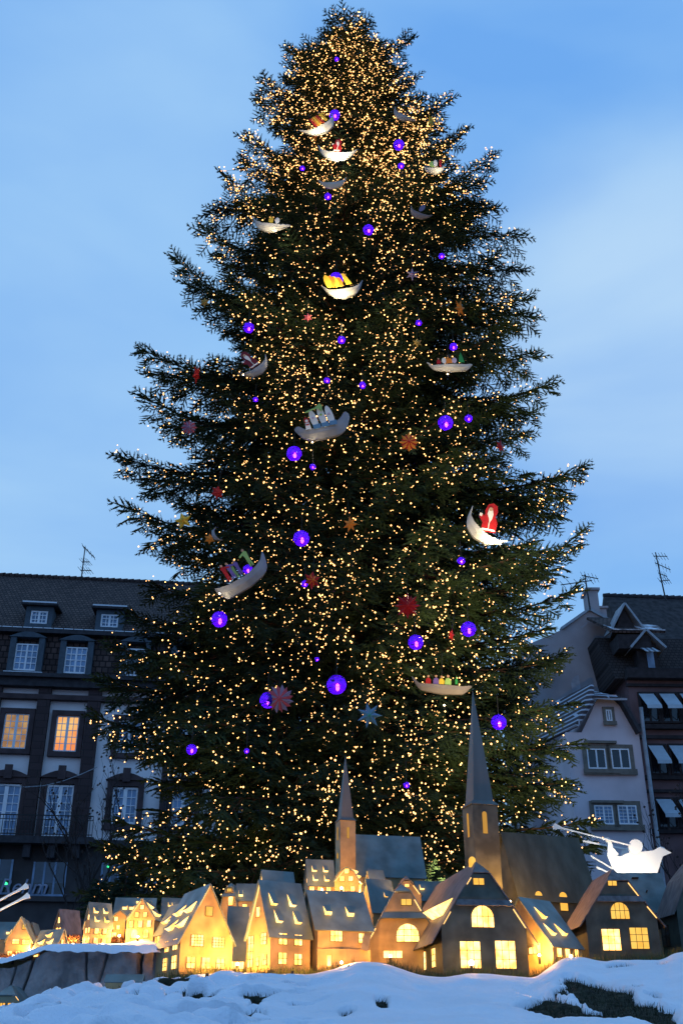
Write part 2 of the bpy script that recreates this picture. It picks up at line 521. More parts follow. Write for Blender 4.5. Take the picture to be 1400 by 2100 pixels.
# ------------------------------------------------------------------ foliage mesh
P = np.array([tuple(p) for p in S_pos]); D = np.array([tuple(d) for d in S_dir]); U = np.array([tuple(u) for u in S_up], dtype=float)
S = np.array(S_sc)
CAM = np.array([0, 0, CZ])
mid = P + D * (S * .45)[:, None]
keep = np.ones(len(P), bool)
for c, r in CLEAR:
    c = np.array(c); dc = (CAM - c); dist = np.linalg.norm(dc); dc /= dist
    w = mid - c; al = np.clip(w @ dc, -.15, 1.9)
    dd = np.linalg.norm(w - al[:, None] * dc, axis=1)
    keep &= dd > (r * .62 + .10)
P, D, U, S = P[keep], D[keep], U[keep], S[keep]
D /= np.linalg.norm(D, axis=1)[:, None]
B = np.cross(U, D); bn = np.linalg.norm(B, axis=1)
bad = bn < 1e-3; B[bad] = np.cross(np.array([1., 0, 0]), D[bad]); B /= np.linalg.norm(B, axis=1)[:, None]
N = np.cross(D, B)
roll = RNG.uniform(-.5, .5, len(P)); cr_, sr_ = np.cos(roll)[:, None], np.sin(roll)[:, None]
B, N = B * cr_ + N * sr_, N * cr_ - B * sr_
idx = RNG.integers(0, len(TEMPL), len(P))
VV, TT = [], []; off = 0
for k, (tv, tt) in enumerate(TEMPL):
    sel = np.where(idx == k)[0]
    v = (P[sel, None, :] - np.array([TX, TY, 0])) + S[sel, None, None] * (
        tv[None, :, 0:1] * D[sel, None, :] + tv[None, :, 1:2] * B[sel, None, :] + tv[None, :, 2:3] * N[sel, None, :])
    t = tt[None] + (np.arange(len(sel)) * len(tv))[:, None, None] + off
    VV.append(v.reshape(-1, 3).astype(np.float32)); TT.append(t.reshape(-1, 3).astype(np.int32)); off += len(sel) * len(tv)
VV = np.concatenate(VV); TT = np.concatenate(TT)
M_FIR = mat("fir_needles", (.050, .088, .040), rough=.6, col2=(.018, .038, .024), scale=.55, detail=6, spec=.25)
M_BARK = mat("bark", (.10, .055, .035), rough=.9, scale=6, bump=.6, stretch=(1, 1, .25))
np_mesh("crown", VV, TT, M_FIR, tree)
WOOD.build("trunk", M_BARK, tree, smooth=True, recalc=False)
print("crown tris", len(TT))
TIPS = P + D * (S * .6)[:, None]

# ------------------------------------------------------------------ fairy lights
# outermost foliage per (azimuth, height) cell
az_t = np.arctan2(TIPS[:, 1] - TY, TIPS[:, 0] - TX); r_t = np.hypot(TIPS[:, 0] - TX, TIPS[:, 1] - TY); z_t = TIPS[:, 2]
NA, DZ = 150, .22
NZ = int(ZTOP / DZ) + 3
outer = np.zeros((NZ, NA)); 
ia = ((az_t + pi) / (2 * pi) * NA).astype(int) % NA; iz = (z_t / DZ).astype(int).clip(0, NZ - 1)
np.maximum.at(outer, (iz, ia), r_t)
def skin(a, zz):
    i = int((a + pi) / (2 * pi) * NA) % NA; j = min(NZ - 1, max(0, int(zz / DZ)))
    return outer[j, i]
bulbs = []
CLR = np.array([tuple(c) for c, r in CLEAR]); CRR = np.array([r for c, r in CLEAR])
def ok(p):
    dc = CAM - CLR; dc /= np.linalg.norm(dc, axis=1)[:, None]
    w = np.array(tuple(p)) - CLR; al = np.clip((w * dc).sum(1), -.1, 1.6)
    return bool((np.linalg.norm(w - al[:, None] * dc, axis=1) > CRR * .75).all())
WIRE = MB()
def lit_here(a, zz):
    v = float(vnoise(np.array([a * 2.6 + 9]), np.array([zz * .42]), 4)[0])
    return zz > 24 or v > .34 or random.random() < .3
def chain(a, zz, n, head, step):
    pts = []
    for i in range(n):
        r = skin(a, zz)
        if r > .05 and zz < ZTOP:
            rr = max(.04, r * 1.0 - abs(random.gauss(0, .13)) + .09)
            p = Vector((TX + rr * cos(a) + random.uniform(-.04, .04), TY + rr * sin(a), zz + random.uniform(-.05, .05)))
            if ok(p) and lit_here(a, zz): bulbs.append(p); pts.append(p - Vector((TX, TY, 0)))
        else:
            r = .6
        head += random.gauss(0, .42)
        st = step * random.uniform(.6, 1.4)
        a += cos(head) * st / max(.35, r); zz += sin(head) * st
        a = (a + pi) % (2 * pi) - pi
        if zz < 3.2: break
    for i in range(len(pts) - 1):
        if (pts[i] - pts[i + 1]).length < .5: WIRE.tube([pts[i], pts[i + 1]], .004, n=3, cap=False)
def rand_az():
    return -pi / 2 + random.triangular(-1.95, 1.95, 0)
# top of the tree: packed
for i in range(600):
    zz = ZTOP - .35 - (random.random() ** .75) * 8.0
    chain(rand_az(), zz, random.randint(10, 20), random.uniform(-pi, pi), .12)
# swags, verticals and tangles over the rest
for i in range(130):
    chain(rand_az(), ZTOP - .5 - random.random() * 2.2, 14, random.uniform(-pi, pi), .10)
for i in range(620):
    h = random.random() ** 1.0
    zz = 3.6 + h * (ZTOP - 9.0)
    m = random.random()
    head = random.choice([0, pi]) + random.gauss(0, .35) if m < .5 else (random.choice([-pi/2, pi/2]) + random.gauss(0, .3) if m < .8 else random.uniform(-pi, pi))
    chain(rand_az(), zz, random.randint(14, 30), head, random.choice([.13, .17, .22]))
# along the limbs to the tips
for pts, L, a in BR:
    if L < 1 or sin(a) > .5: continue
    s = L * random.uniform(.25, .5); prev = None
    while s < L * .99:
        t = s / L * (len(pts) - 1); k = min(len(pts) - 2, int(t))
        p = pts[k].lerp(pts[k + 1], t - k)
        th_ = random.uniform(0, 2*pi); ro = random.uniform(.12, .32)
        p = p + Vector((-sin(a) * cos(th_), cos(a) * cos(th_), sin(th_))) * ro
        if ok(p):
            bulbs.append(p)
            q = p - Vector((TX, TY, 0))
            if prev is not None and (q - prev).length < .5: WIRE.tube([prev, q], .004, n=3, cap=False)
            prev = q
        s += random.uniform(.05, .13)
print("bulbs", len(bulbs))
fl = empty("fairy_lights", (TX, TY, 0), "warm white fairy light strings wound all over the giant fir tree", "fairy lights")
M_BULB = emat("bulb_glow", (1.0, .48, .155), 6.0)
M_WIRE = mat("dark_green_wire", (.015, .03, .015), rough=.5)
WIRE.build("wire", M_WIRE, fl, recalc=False)
def octa(r):
    return np.array([(r,0,0),(-r,0,0),(0,r,0),(0,-r,0),(0,0,r*1.2),(0,0,-r*1.2)]), np.array([(0,2,4),(2,1,4),(1,3,4),(3,0,4),(2,0,5),(1,2,5),(3,1,5),(0,3,5)])
ov, of_ = octa(.0175)
bl = sorted(bulbs, key=lambda p: (p - Vector((0, 0, CZ))).length)
# the hundred nearest bulbs stand alone, the rest are one
b_me = bpy.data.meshes.new("bulb"); b_me.from_pydata([tuple(v) for v in ov], [], [tuple(int(i) for i in f) for f in of_]); b_me.materials.append(M_BULB)
for p in bl[:100]:
    o = bpy.data.objects.new("bulb", b_me); COL.objects.link(o); o.parent = fl; o.location = p - Vector((TX, TY, 0))
rest = np.array([tuple(p) for p in bl[100:]]) - np.array([TX, TY, 0])
sz = RNG.choice([.55, .75, .95, 1.15], len(rest), p=[.2, .3, .35, .15]) * np.interp(rest[:, 2], [5, 18, 30], [.9, 1.05, 1.35]) 
# farther up the tree the same lamps bloom as wide in the photograph
v = rest[:, None, :] + ov[None] * sz[:, None, None]
t = of_[None] + (np.arange(len(rest)) * 6)[:, None, None]
o = np_mesh("bulbs", v.reshape(-1, 3), t.reshape(-1, 3), M_BULB, fl)
o['kind'] = 'stuff'
# ================================================================== buildings behind
class Facade:
    """vertical plane through A; u runs along it, z up, d towards the camera"""
    def __init__(s, A, ang):
        s.A = Vector((A.x, A.y, 0)); s.e = Vector((cos(ang), sin(ang), 0)); s.n = Vector((sin(ang), -cos(ang), 0)); s.ang = ang
    def uz(s, px, py, d=0.0):
        r = ray(px, py); O = Vector((0, 0, CZ))
        q = s.A + s.n * d
        t = (q - O).dot(s.n) / r.dot(s.n)
        p = O + r * t
        return (p - s.A).dot(s.e), p.z
    def R(s, x0, y0, x1, y1, d=0.0):
        xm, ym = (x0 + x1) / 2, (y0 + y1) / 2
        u0 = s.uz(x0, ym, d)[0]; u1 = s.uz(x1, ym, d)[0]
        z1 = s.uz(xm, y0, d)[1]; z0 = s.uz(xm, y1, d)[1]
        return u0, z0, u1, z1
    def root(s, name, label, cat, group=None):
        return empty(name, (s.A.x, s.A.y, 0), label, cat, group, rz=s.ang)
    # local coordinates of the root: x = u, y = -d, z = z
def fbox(mb, u0, z0, u1, z1, d0, d1):
    return mb.box((min(u0,u1), -d1, min(z0,z1)), (max(u0,u1), -d0, max(z0,z1)))

M_PLASTER = mat("white_plaster", (.88, .82, .82), rough=.9, var=.12, scale=.5, bump=.15)
M_SAND = brickmat("brown_sandstone", (.085, .055, .055), (.065, .042, .042), (.04, .03, .03), .9, .38, bump=.3)
M_SANDT = mat("sandstone_trim", (.085, .055, .055), rough=.9, var=.3, scale=1.5)
M_SHOP = mat("ground_floor_stone", (.075, .065, .065), rough=.9, var=.3, scale=1.0)
M_TILES = brickmat("roof_tiles", (.16, .105, .09), (.085, .06, .055), (.03, .022, .022), .22, .2, msize=.03, bump=.7)
M_TILES2 = brickmat("mansard_tiles", (.16, .10, .085), (.07, .048, .045), (.03, .022, .022), .34, .34, msize=.04, bump=.7)
M_BLUEWOOD = mat("blue_grey_dormer_wood", (.075, .095, .115), rough=.7, var=.2)
M_WHITEWOOD = mat("white_window_paint", (.85, .85, .88), rough=.5, var=.08)
M_CORN = mat("dark_cornice", (.05, .045, .05), rough=.8, var=.3)
M_IRON = mat("black_iron", (.02, .02, .022), rough=.5)
M_SNOWC = mat("roof_snow", (.82, .84, .88), rough=.7, var=.06)
M_ZINC = mat("zinc", (.32, .34, .37), rough=.45, var=.2, metallic=.3)
def glassmat(name, c, em=0.0, ec=(1, .6, .2)):
    m = mat(name, c, rough=.12, var=.5, scale=.8, spec=.7)
    return m
M_GLASS = glassmat("window_glass", (.05, .07, .11))
M_GLASSB = mat("curtained_glass", (.20, .32, .50), rough=.25, var=.4, scale=1.2, spec=.6)
M_GLASSD = glassmat("dark_glass", (.015, .018, .025))
M_LITW = emat("lit_room", (1.0, .60, .22), .95, col2=(1.0, .32, .10), scale=.9)
M_LITW2 = emat("dim_lit_room", (1.0, .62, .28), .5, col2=(.55, .30, .16), scale=1.1)

def window(root, F_, x0, y0, x1, y1, gm, cols=2, rows=4, d=-.12, cas=.07, mull=.05, name='window', frame=None, label=None, bars=.035):
    """casement window: white frame with glazing bars (part) and its glass (sub-part)"""
    u0, z0, u1, z1 = F_.R(x0, y0, x1, y1)
    mb = MB(); w = u1 - u0; h = z1 - z0
    fbox(mb, u0, z0, u0 + cas, z1, d - .05, d + .03); fbox(mb, u1 - cas, z0, u1, z1, d - .05, d + .03)
    fbox(mb, u0 + cas, z1 - cas, u1 - cas, z1, d - .05, d + .03); fbox(mb, u0 + cas, z0, u1 - cas, z0 + cas * 1.3, d - .05, d + .03)
    um = (u0 + u1) / 2
    fbox(mb, um - mull, z0 + cas*1.3, um + mull, z1 - cas, d - .05, d + .035)
    if bars:
        for sx in (0, 1):
            a = u0 + cas if sx == 0 else um + mull; b = um - mull if sx == 0 else u1 - cas
            for c in range(1, cols):
                x = a + (b - a) * c / cols
                fbox(mb, x - bars/2, z0 + cas*1.3, x + bars/2, z1 - cas, d - .02, d + .02)
            for r in range(1, rows):
                zz = z0 + cas*1.3 + (h - cas*2.3) * r / rows
                fbox(mb, a, zz - bars/2, b, zz + bars/2, d - .022, d + .018)
    o = mb.build(name, frame or M_WHITEWOOD, root)
    if label: o['label'] = label
    g = MB(); fbox(g, u0 + cas*.5, z0 + cas*.5, u1 - cas*.5, z1 - cas*.5, d - .04, d - .03)
    g.build('glass', gm, o)
    return u0, z0, u1, z1

def arch_pts(u0, u1, zs, rise, n=9):
    return [(u0 + (u1 - u0) * i / n, zs + rise * sin(pi * i / n)) for i in range(n + 1)]

# ---------------------------------------------------------------- left: townhouse with mansard roof
FA = Facade(at(0, 1500, 55.0), rad(7.0))
lb = FA.root("townhouse", "long white townhouse with brown stone piers and tiled mansard roof", "building")
UL = FA.uz(-140, 1500)[0]; UR = FA.uz(520, 1500)[0]
zf = lambda py, px=120: FA.uz(px, py)[1]
Z_COR = zf(1392); Z_GUT = zf(1291); Z_BALC = zf(1722); Z_SHOP = zf(1728)
w_ = MB(); fbox(w_, UL, Z_BALC, UR, Z_COR, -8, -.25); w_.build('wall', M_PLASTER, lb)
w_ = MB(); fbox(w_, UL, 0, UR, Z_SHOP, -8, .0); w_.build('ground_floor', M_SHOP, lb)
# piers
mb = MB()
piers = [(-30,0,1450),(76,102,1450),(179,206,1450),(331,342,1600)]
for a, b, yy in piers:
    u0 = FA.uz(a, yy)[0]; u1 = FA.uz(b, yy)[0]
    fbox(mb, u0, Z_BALC, u1, Z_COR - .5, -.24, .10)
step = FA.uz(323, 1600)[0] - FA.uz(188, 1480)[0]
for k in (1,):
    u0 = FA.uz(306, 1600)[0] + step * k; fbox(mb, u0, Z_BALC, u0 + 1.0, Z_COR - .5, -.24, .10)
mb.build('pier', M_SAND, lb)
# string course between 2nd floor and cornice, cornice, balcony slab
mb = MB(); fbox(mb, UL, zf(1436), UR, zf(1426), -.23, .14)
mb.build('string_course', M_SANDT, lb)
mb = MB(); fbox(mb, UL, Z_COR - .55, UR, Z_COR - .1, -.2, .35); fbox(mb, UL, Z_COR - .1, UR, Z_COR + .12, -.2, .6)
mb.build('cornice', M_CORN, lb)
mb = MB(); fbox(mb, UL, Z_BALC - .35, FA.uz(196, 1720)[0], Z_BALC, -.2, 1.0); fbox(mb, FA.uz(196,1720)[0], Z_BALC - .35, UR, Z_BALC, -.2, .25)
for px in (-10, 60, 110, 160):
    u = FA.uz(px, 1740)[0]; fbox(mb, u - .18, Z_BALC - 1.0, u + .18, Z_BALC - .352, .002, .75)
mb.build('balcony', M_CORN, lb)
mb = MB(); ub = FA.uz(194, 1700)[0]
fbox(mb, UL, Z_BALC + 1.0, ub, Z_BALC + 1.05, .9, .95); fbox(mb, UL, Z_BALC + .8, ub, Z_BALC + .83, .91, .94); fbox(mb, UL, Z_BALC + .08, ub, Z_BALC + .12, .9, .95)
u = UL
while u < ub:
    fbox(mb, u, Z_BALC + .0, u + .03, Z_BALC + 1.0, .915, .935); u += .16
mb.build('railing', M_IRON, lb)
# mansard
mb = MB(); fbox(mb, UL, Z_COR + .12, UR, Z_GUT - .1, -6, -.35); mb.build('mansard', M_TILES2, lb)
mb = MB(); fbox(mb, UL, Z_GUT - .25, UR, Z_GUT, -.6, .1); mb.build('eaves', M_CORN, lb)
mb = MB(); u = UL
while u < UR:
    fbox(mb, u, Z_GUT + .002, u + .5, Z_GUT + .045, -.15, .1); u += .56
mb.build('gutter_snow', M_SNOWC, lb)
dR = -6.0
zr = FA.uz(0, 1180, dR)[1]
mb = MB(); mb.prism([(UL, .15, Z_GUT + .01), (UL, 6.0, zr), (UL, 12.5, Z_GUT + .01)], (UR - UL, 0, 0)); roof = mb.build('roof', M_TILES, lb)
mb = MB(); u = UL
while u < UR:
    mb.tube([(u, 6, zr + .03), (u + .40, 6, zr + .06)], .13, .16, n=8); u += .40
mb.build('ridge_tiles', M_TILES2, roof)
# top-floor windows with arched blue surrounds
for i, (x0, y0, x1, y1) in enumerate([(30,1316,77,1374),(133,1323,178,1380),(258,1326,297,1385),(360,1330,400,1388)]):
    u0, z0, u1, z1 = FA.R(x0, y0, x1, y1)
    mb = MB()
    fbox(mb, u0 - .32, z0 - .2, u0, z1 + .25, -.34, .05); fbox(mb, u1, z0 - .2, u1 + .32, z1 + .25, -.34, .05)
    fbox(mb, u0 - .5, z0 - .32, u1 + .5, z0 - .202, -.34, .12)
    ap = arch_pts(u0 - .42, u1 + .42, z1 + .251, .32)
    mb.prism([(a, .34, b) for a, b in ap], (0, -.46, 0))
    o = mb.build('window_surround', M_BLUEWOOD, lb)
    s_ = MB(); fbox(s_, u0 - .45, z0 - .20, u1 + .4, z0 - .12, .051, .14); s_.build('sill_snow', M_SNOWC, o)
    window(lb, FA, x0, y0 + 3, x1, y1, M_GLASSB if i != 2 else M_GLASSD, 2, 4, d=-.12, label="open window with no light inside" if i == 2 else None, bars=.05 if i != 2 else 0)
# attic dormers standing on the roof slope
for (x0, y0, x1, y1) in [(61,1247,96,1274),(206,1255,242,1282)]:
    u0, z0, u1, z1 = FA.R(x0, y0, x1, y1)
    t = (z0 - Z_GUT) / (zr - Z_GUT); yb = .15 + 5.85 * t
    mb = MB(); 
    mb.prism([(u0 - .28, yb - .25, z0 - .25), (u0 - .28, yb - .25, z1 + .25), (u0 - .28, yb + 2.3, z1 + .25)], (.26, 0, 0))
    mb.prism([(u1 + .02, yb - .25, z0 - .25), (u1 + .02, yb - .25, z1 + .25), (u1 + .02, yb + 2.3, z1 + .25)], (.26, 0, 0))
    mb.box((u0 - .02, yb - .25, z0 - .25), (u1 + .02, yb - .05, z0)); mb.box((u0 - .02, yb - .25, z1), (u1 + .02, yb - .05, z1 + .25))
    o = mb.build('dormer', M_BLUEWOOD, lb)
    r_ = MB(); r_.slab([(u0 - .55, yb - .55, z1 + .30), (u1 + .55, yb - .55, z1 + .30), (u1 + .55, yb + 2.6, z1 + .75), (u0 - .55, yb + 2.6, z1 + .75)], .12)
    r_.build('dormer_roof', M_CORN, o)
    s_ = MB(); s_.slab([(u0 - .5, yb - .5, z1 + .42), (u1 + .45, yb - .5, z1 + .42), (u1 + .4, yb + .1, z1 + .5), (u0 - .5, yb + .1, z1 + .5)], .09); s_.build('dormer_snow', M_SNOWC, o)
    mb = MB(); um = (u0 + u1) / 2; Y0, Y1 = yb - .2, yb - .12
    for a, b, c, d_ in [(u0, u0+.09, z0, z1), (u1-.09, u1, z0, z1), (um-.06, um+.06, z0, z1)]: mb.box((a, Y0, c), (b, Y1, d_))
    for zz in (z0, z1 - .09): 
        mb.box((u0 + .09, Y0 + .005, zz), (um - .06, Y1, zz + .09)); mb.box((um + .06, Y0 + .005, zz), (u1 - .09, Y1, zz + .09))
    for q in (.33, .66):
        zz = z0 + (z1 - z0) * q; mb.box((u0 + .09, Y0 + .02, zz - .02), (u1 - .09, Y1 - .01, zz + .02))
    for q in ((u0 + .09 + um) / 2, (u1 - .09 + um) / 2): mb.box((q - .02, Y0 + .015, z0 + .09), (q + .02, Y1 - .005, z1 - .09))
    ow = mb.build('dormer_window', M_WHITEWOOD, lb)
    g = MB(); g.box((u0 + .03, Y1 + .005, z0 + .03), (u1 - .03, Y1 + .03, z1 - .03)); g.build('glass', M_GLASSB, ow)
# second floor (two lit) and first-floor french windows
def stone_frame(x0, y0, x1, y1, t=.32, arch=False, bottom=True):
    u0, z0, u1, z1 = FA.R(x0, y0, x1, y1); mb = MB()
    zb = z0 - (t if bottom else 0)
    fbox(mb, u0 - t, zb, u0, z1 + t, -.24, .02); fbox(mb, u1, zb, u1 + t, z1 + t, -.24, .02)
    fbox(mb, u0, z1, u1, z1 + t, -.24, .018)
    if bottom: fbox(mb, u0, zb, u1, z0, -.24, .018)
    if arch:
        ap = arch_pts(u0 - t - .12, u1 + t + .12, z1 + t + .002, .38)
        mb.prism([(a, .24, b) for a, b in ap], (0, -.36, 0))
        um = (u0 + u1) / 2; fbox(mb, um - .2, z1 + t - .1, um + .2, z1 + t + .62, .1205, .2)
    mb.build('window_surround', M_SANDT, lb)
for i, (x0, y0, x1, y1) in enumerate([(6,1462,57,1535),(113,1467,160,1541),(241,1476,287,1544),(362,1484,402,1550)]):
    stone_frame(x0, y0, x1, y1, .27)
    window(lb, FA, x0, y0, x1, y1, [M_LITW2, M_LITW, M_GLASSB, M_GLASSB][i], 2, 5, d=-.14, mull=.07,
           label=["warmly lit window with curtains", "brightly lit orange window", None, None][i])
for i, (x0, y0, x1, y1) in enumerate([(-24,1605,38,1722),(91,1607,147,1717),(229,1612,281,1690),(352,1618,398,1694)]):
    stone_frame(x0, y0, x1, y1, .30, True, i > 1)
    window(lb, FA, x0, y0 + 2, x1, y1, M_GLASSB, 2, 6 if i < 2 else 4, d=-.14, mull=.10, cas=.1)
# shop windows
for (x0, y0, x1, y1) in [(-60,1762,25,1830),(66,1768,136,1834),(206,1770,262,1836),(300,1772,360,1838)]:
    u0, z0, u1, z1 = FA.R(x0, y0, x1, y1)
    mb = MB(); c = .1
    for q in (0, 1/3, 2/3, 1):
        x = u0 + (u1 - u0 - c) * q; fbox(mb, x, z0, x + c, z1, .002, .06)
    fbox(mb, u0 - .1, z0 - .1, u1 + .1, z0 - .002, .002, .09)
    o = mb.build('shop_window', M_GLASSB, lb)
    g = MB(); fbox(g, u0 + .02, z0, u1 - .02, z1 - 1.0, .001, .02); g.build('glass', M_GLASSD, o)
    g = MB(); fbox(g, u0 + .02, z1 - 1.0, u1 - .02, z1, .001, .02); g.build('curtain', M_GLASS, o)
mb = MB(); fbox(mb, UL, zf(1850), UR, zf(1840), .0, .25); mb.build('ledge', M_SHOP, lb)
# painted shop letters
def text_obj(body, size, m, name, parent=None):
    cu = bpy.data.curves.new(name, 'FONT'); cu.body = body; cu.size = size; cu.extrude = .02
    cu.shear = .25
    tmp = bpy.data.objects.new(name + '_tmp', cu); COL.objects.link(tmp)
    bpy.context.view_layer.update()
    me = bpy.data.meshes.new_from_object(tmp.evaluated_get(bpy.context.evaluated_depsgraph_get()))
    bpy.data.objects.remove(tmp)
    me.materials.clear(); me.materials.append(m)
    o = bpy.data.objects.new(name, me); COL.objects.link(o)
    if parent: o.parent = parent
    return o
u0, z0 = FA.uz(-2, 1833)
to = text_obj("Rehm", 1.0, mat("faded_sign_paint", (.30, .32, .42), rough=.6), "shop_sign", lb)
to.location = (u0, -.32, z0); to.rotation_euler = (rad(90), 0, 0); to['label'] = 'pale slanted shop lettering reading Rehm'
gl = emat("green_glow", (.05, 1.0, .35), 2.2)
for nm, (px, py), r_ in [('sign_lamp', (12, 1813), .10), ('sign_lamp', (222, 1777), .06)]:
    u, z = FA.uz(px, py, .1)
    g = MB(); g.sphere((u, -.1, z), r_, 10, 6); g.build(nm, gl, lb, smooth=True)['label'] = 'small green light in a shop window'
# downpipe at its right end
mb = MB(); u = FA.uz(352, 1600)[0]; mb.tube([(u, -.12, Z_BALC), (u, -.12, Z_COR - .6)], .09, n=8); mb.build('downpipe', M_CORN, lb)

def antenna(px0, py0, px1, py1, Y, label, elems):
    a = at(px0, py0, Y); b = at(px1, py1, Y)
    r = empty("tv_antenna", a, label, "antenna")
    v = b - a; L = v.length
    mb = MB(); mb.tube([(0, 0, 0), v], .05, .035, n=6); mb.build('mast', M_IRON, r)
    for t, ln, ang in elems:
        e = MB(); c = v * t; d = Vector((cos(ang), .25, sin(ang))).normalized()
        e.tube([c - d * ln * .25, c + d * ln], .03, n=5)
        k = 0
        while k < 5:
            q = c + d * (ln * (-.2 + .28 * k)); s = Vector((.35, .9, .1)).normalized().cross(d).normalized() * (.16 + .05 * (k % 2))
            s2 = Vector((.7, .7, .0)) * .22
            e.tube([q - s - s2, q + s + s2], .014, n=4); k += 1
        e.build('dipole_array', M_IRON, r)
antenna(167,1190,175,1122,60,"thin television antenna standing on the long tiled roof",[(.97,.9,-.75),(.55,.4,.1),(.3,.55,.05)])
antenna(1364,1231,1343,1133,62,"tall leaning television antenna with four crossbars on the rear roof",[(.92,.8,.1),(.75,.9,-.35),(.55,.5,-.3),(.4,.6,.2)])
antenna(1209,1250,1198,1178,54,"low television antenna beside the stone chimney",[(.95,.8,-.1),(.8,-1.6,.25)])

# ---------------------------------------------------------------- right: pink gabled house
M_PINK = mat("pink_render", (.72, .60, .62), rough=.9, var=.14, scale=.6, bump=.2)
M_GREYR = mat("grey_render", (.36, .32, .33), rough=.95, var=.35, scale=.35, detail=7, bump=.3)
M_OCHRE = mat("ochre_stone_frame", (.20, .17, .14), rough=.85, var=.2)
M_ROSE = mat("rose_stone", (.17, .10, .10), rough=.9, var=.3, scale=.8)
M_DARKWOOD = mat("dark_facade_wood", (.035, .028, .03), rough=.8, var=.4)
M_SNOWTILE = brickmat("snowy_roof_tiles", (.10, .08, .085), (.07, .055, .06), (.50, .53, .60), 3.1, .26, msize=.055, bump=.5, extra=.1)
M_AWN = mat("pale_awning_cloth", (.42, .50, .56), rough=.8, var=.08)
FP = Facade(at(1260, 1600, 50.0), rad(3.0))
ph = FP.root("gabled_house", "narrow pink rendered house with small attic window and snow dusted roof", "building")
def fp(px, py, d=0): return FP.uz(px, py, d)
Lb, Rb = fp(1183, 1740)[0], fp(1340, 1740)[0]
prof = [(1192,1502),(1207,1470),(1220,1440),(1232,1425),(1262,1425),(1276,1440),(1292,1468),(1303,1496)]
pts = [fp(*q) for q in prof]
poly = [(Lb, 0), ] + [(Lb, pts[0][1])] + pts + [(Rb, pts[-1][1]), (Rb, 0)]
mb = MB(); mb.prism([(a, 0, b) for a, b in poly], (0, 7, 0)); mb.build('wall', M_PINK, ph)
# swept roof over the gable outline, hipped top
apx, apz = fp(1222, 1404)
up = [fp(1183,1492,.5), fp(1202,1474,.5), fp(1217,1442,.5), fp(1226,1428,.5)]
mb = MB()
for i in range(3):
    a, b = up[i], up[i+1]
    mb.slab([(a[0], -.5, a[1]), (b[0], -.5, b[1]), (b[0] - 1.0, 3.0, b[1] + .4), (a[0] - 1.0, 3.0, a[1] + .1)], .14)
# left slope: runs back-left, covered in snow-filled tile courses
a = fp(1183,1492,.5); b = fp(1222,1404,.2)
mb2 = MB(); mb2.slab([(a[0], -.45, a[1] + .1), (up[2][0], -.45, up[2][1] + .15), (b[0] - .2, -.2, b[1]), (b[0] - 1.1, 3.4, b[1] + .2), (a[0] - 1.3, 3.4, a[1])], .16)
mb2.build('roof_slope', M_SNOWTILE, ph)
c_ = [fp(1312,1500,.5), fp(1294,1468,.5), fp(1278,1440,.5), fp(1266,1428,.5)]
mb = MB()
for i in range(3):
    a, b = c_[i], c_[i+1]
    mb.slab([(a[0], -.5, a[1]), (b[0], -.5, b[1]), (b[0], 6, b[1]), (a[0], 6, a[1])], .16)
mb.build('verge', M_CORN, ph)
t0, t1 = fp(1216,1430,.5), fp(1284,1434,.5)
mb = MB(); mb.slab([(t0[0], -.55, t0[1]), (t1[0], -.55, t1[1] - .05), (fp(1240,1412,0)[0], 1.2, fp(1240,1412,0)[1]), (fp(1222,1402,0)[0], 1.2, fp(1222,1403,0)[1])], .14)
mb.build('hip', M_SNOWTILE, ph)
def simple_win(root, F_, x0, y0, x1, y1, gm, sill=True, fm=None, d=.0, bars=0, rows=3, t=.16):
    u0, z0, u1, z1 = F_.R(x0, y0, x1, y1); mb = MB()
    fbox(mb, u0 - t, z0 - t, u0, z1 + t, .002, .08); fbox(mb, u1, z0 - t, u1 + t, z1 + t, .002, .08)
    fbox(mb, u0, z1, u1, z1 + t, .002, .078); fbox(mb, u0 - t*1.3, z0 - t*1.4, u1 + t*1.3, z0 - t*.01 - .0, .081, .16) if sill else None
    fbox(mb, u0, z0 - t, u1, z0, .002, .078)
    mb.build('window_surround', fm or M_OCHRE, root)
    window(root, F_, x0, y0, x1, y1, gm, 2, rows, d=.045, cas=.06, mull=.035, bars=bars)
simple_win(ph, FP, 1241,1456,1253,1480, M_GLASSD, fm=M_OCHRE, t=.14)
simple_win(ph, FP, 1203,1536,1241,1578, M_GLASSD, t=.2); simple_win(ph, FP, 1252,1536,1290,1578, M_GLASSD, t=.2)
simple_win(ph, FP, 1218,1652,1256,1692, M_GLASSB, t=.2, bars=.02, rows=5); simple_win(ph, FP, 1266,1652,1305,1692, M_GLASSB, t=.2, bars=.02, rows=5)
mb = MB()
for y0, y1 in ((1521,1526),(1582,1587),(1643,1648),(1698,1704)):
    a = fp(1196 if y0 < 1600 else 1210, y0)[0]; z1 = fp(1250, y0)[1]; z0 = fp(1250, y1)[1]; fbox(mb, a, z0, Rb - 1.2, z1, .002, .2)
mb.build('string_course', M_OCHRE, ph)
mb = MB(); mb.tube([(fp(1299,1492)[0]+.35, -.35, pts[-1][1] + 1.0), (Rb + .12, -.3, fp(1310,1520)[1]), (Rb + .12, -.3, 0)], .10, n=8); mb.build('downpipe', M_ZINC, ph)

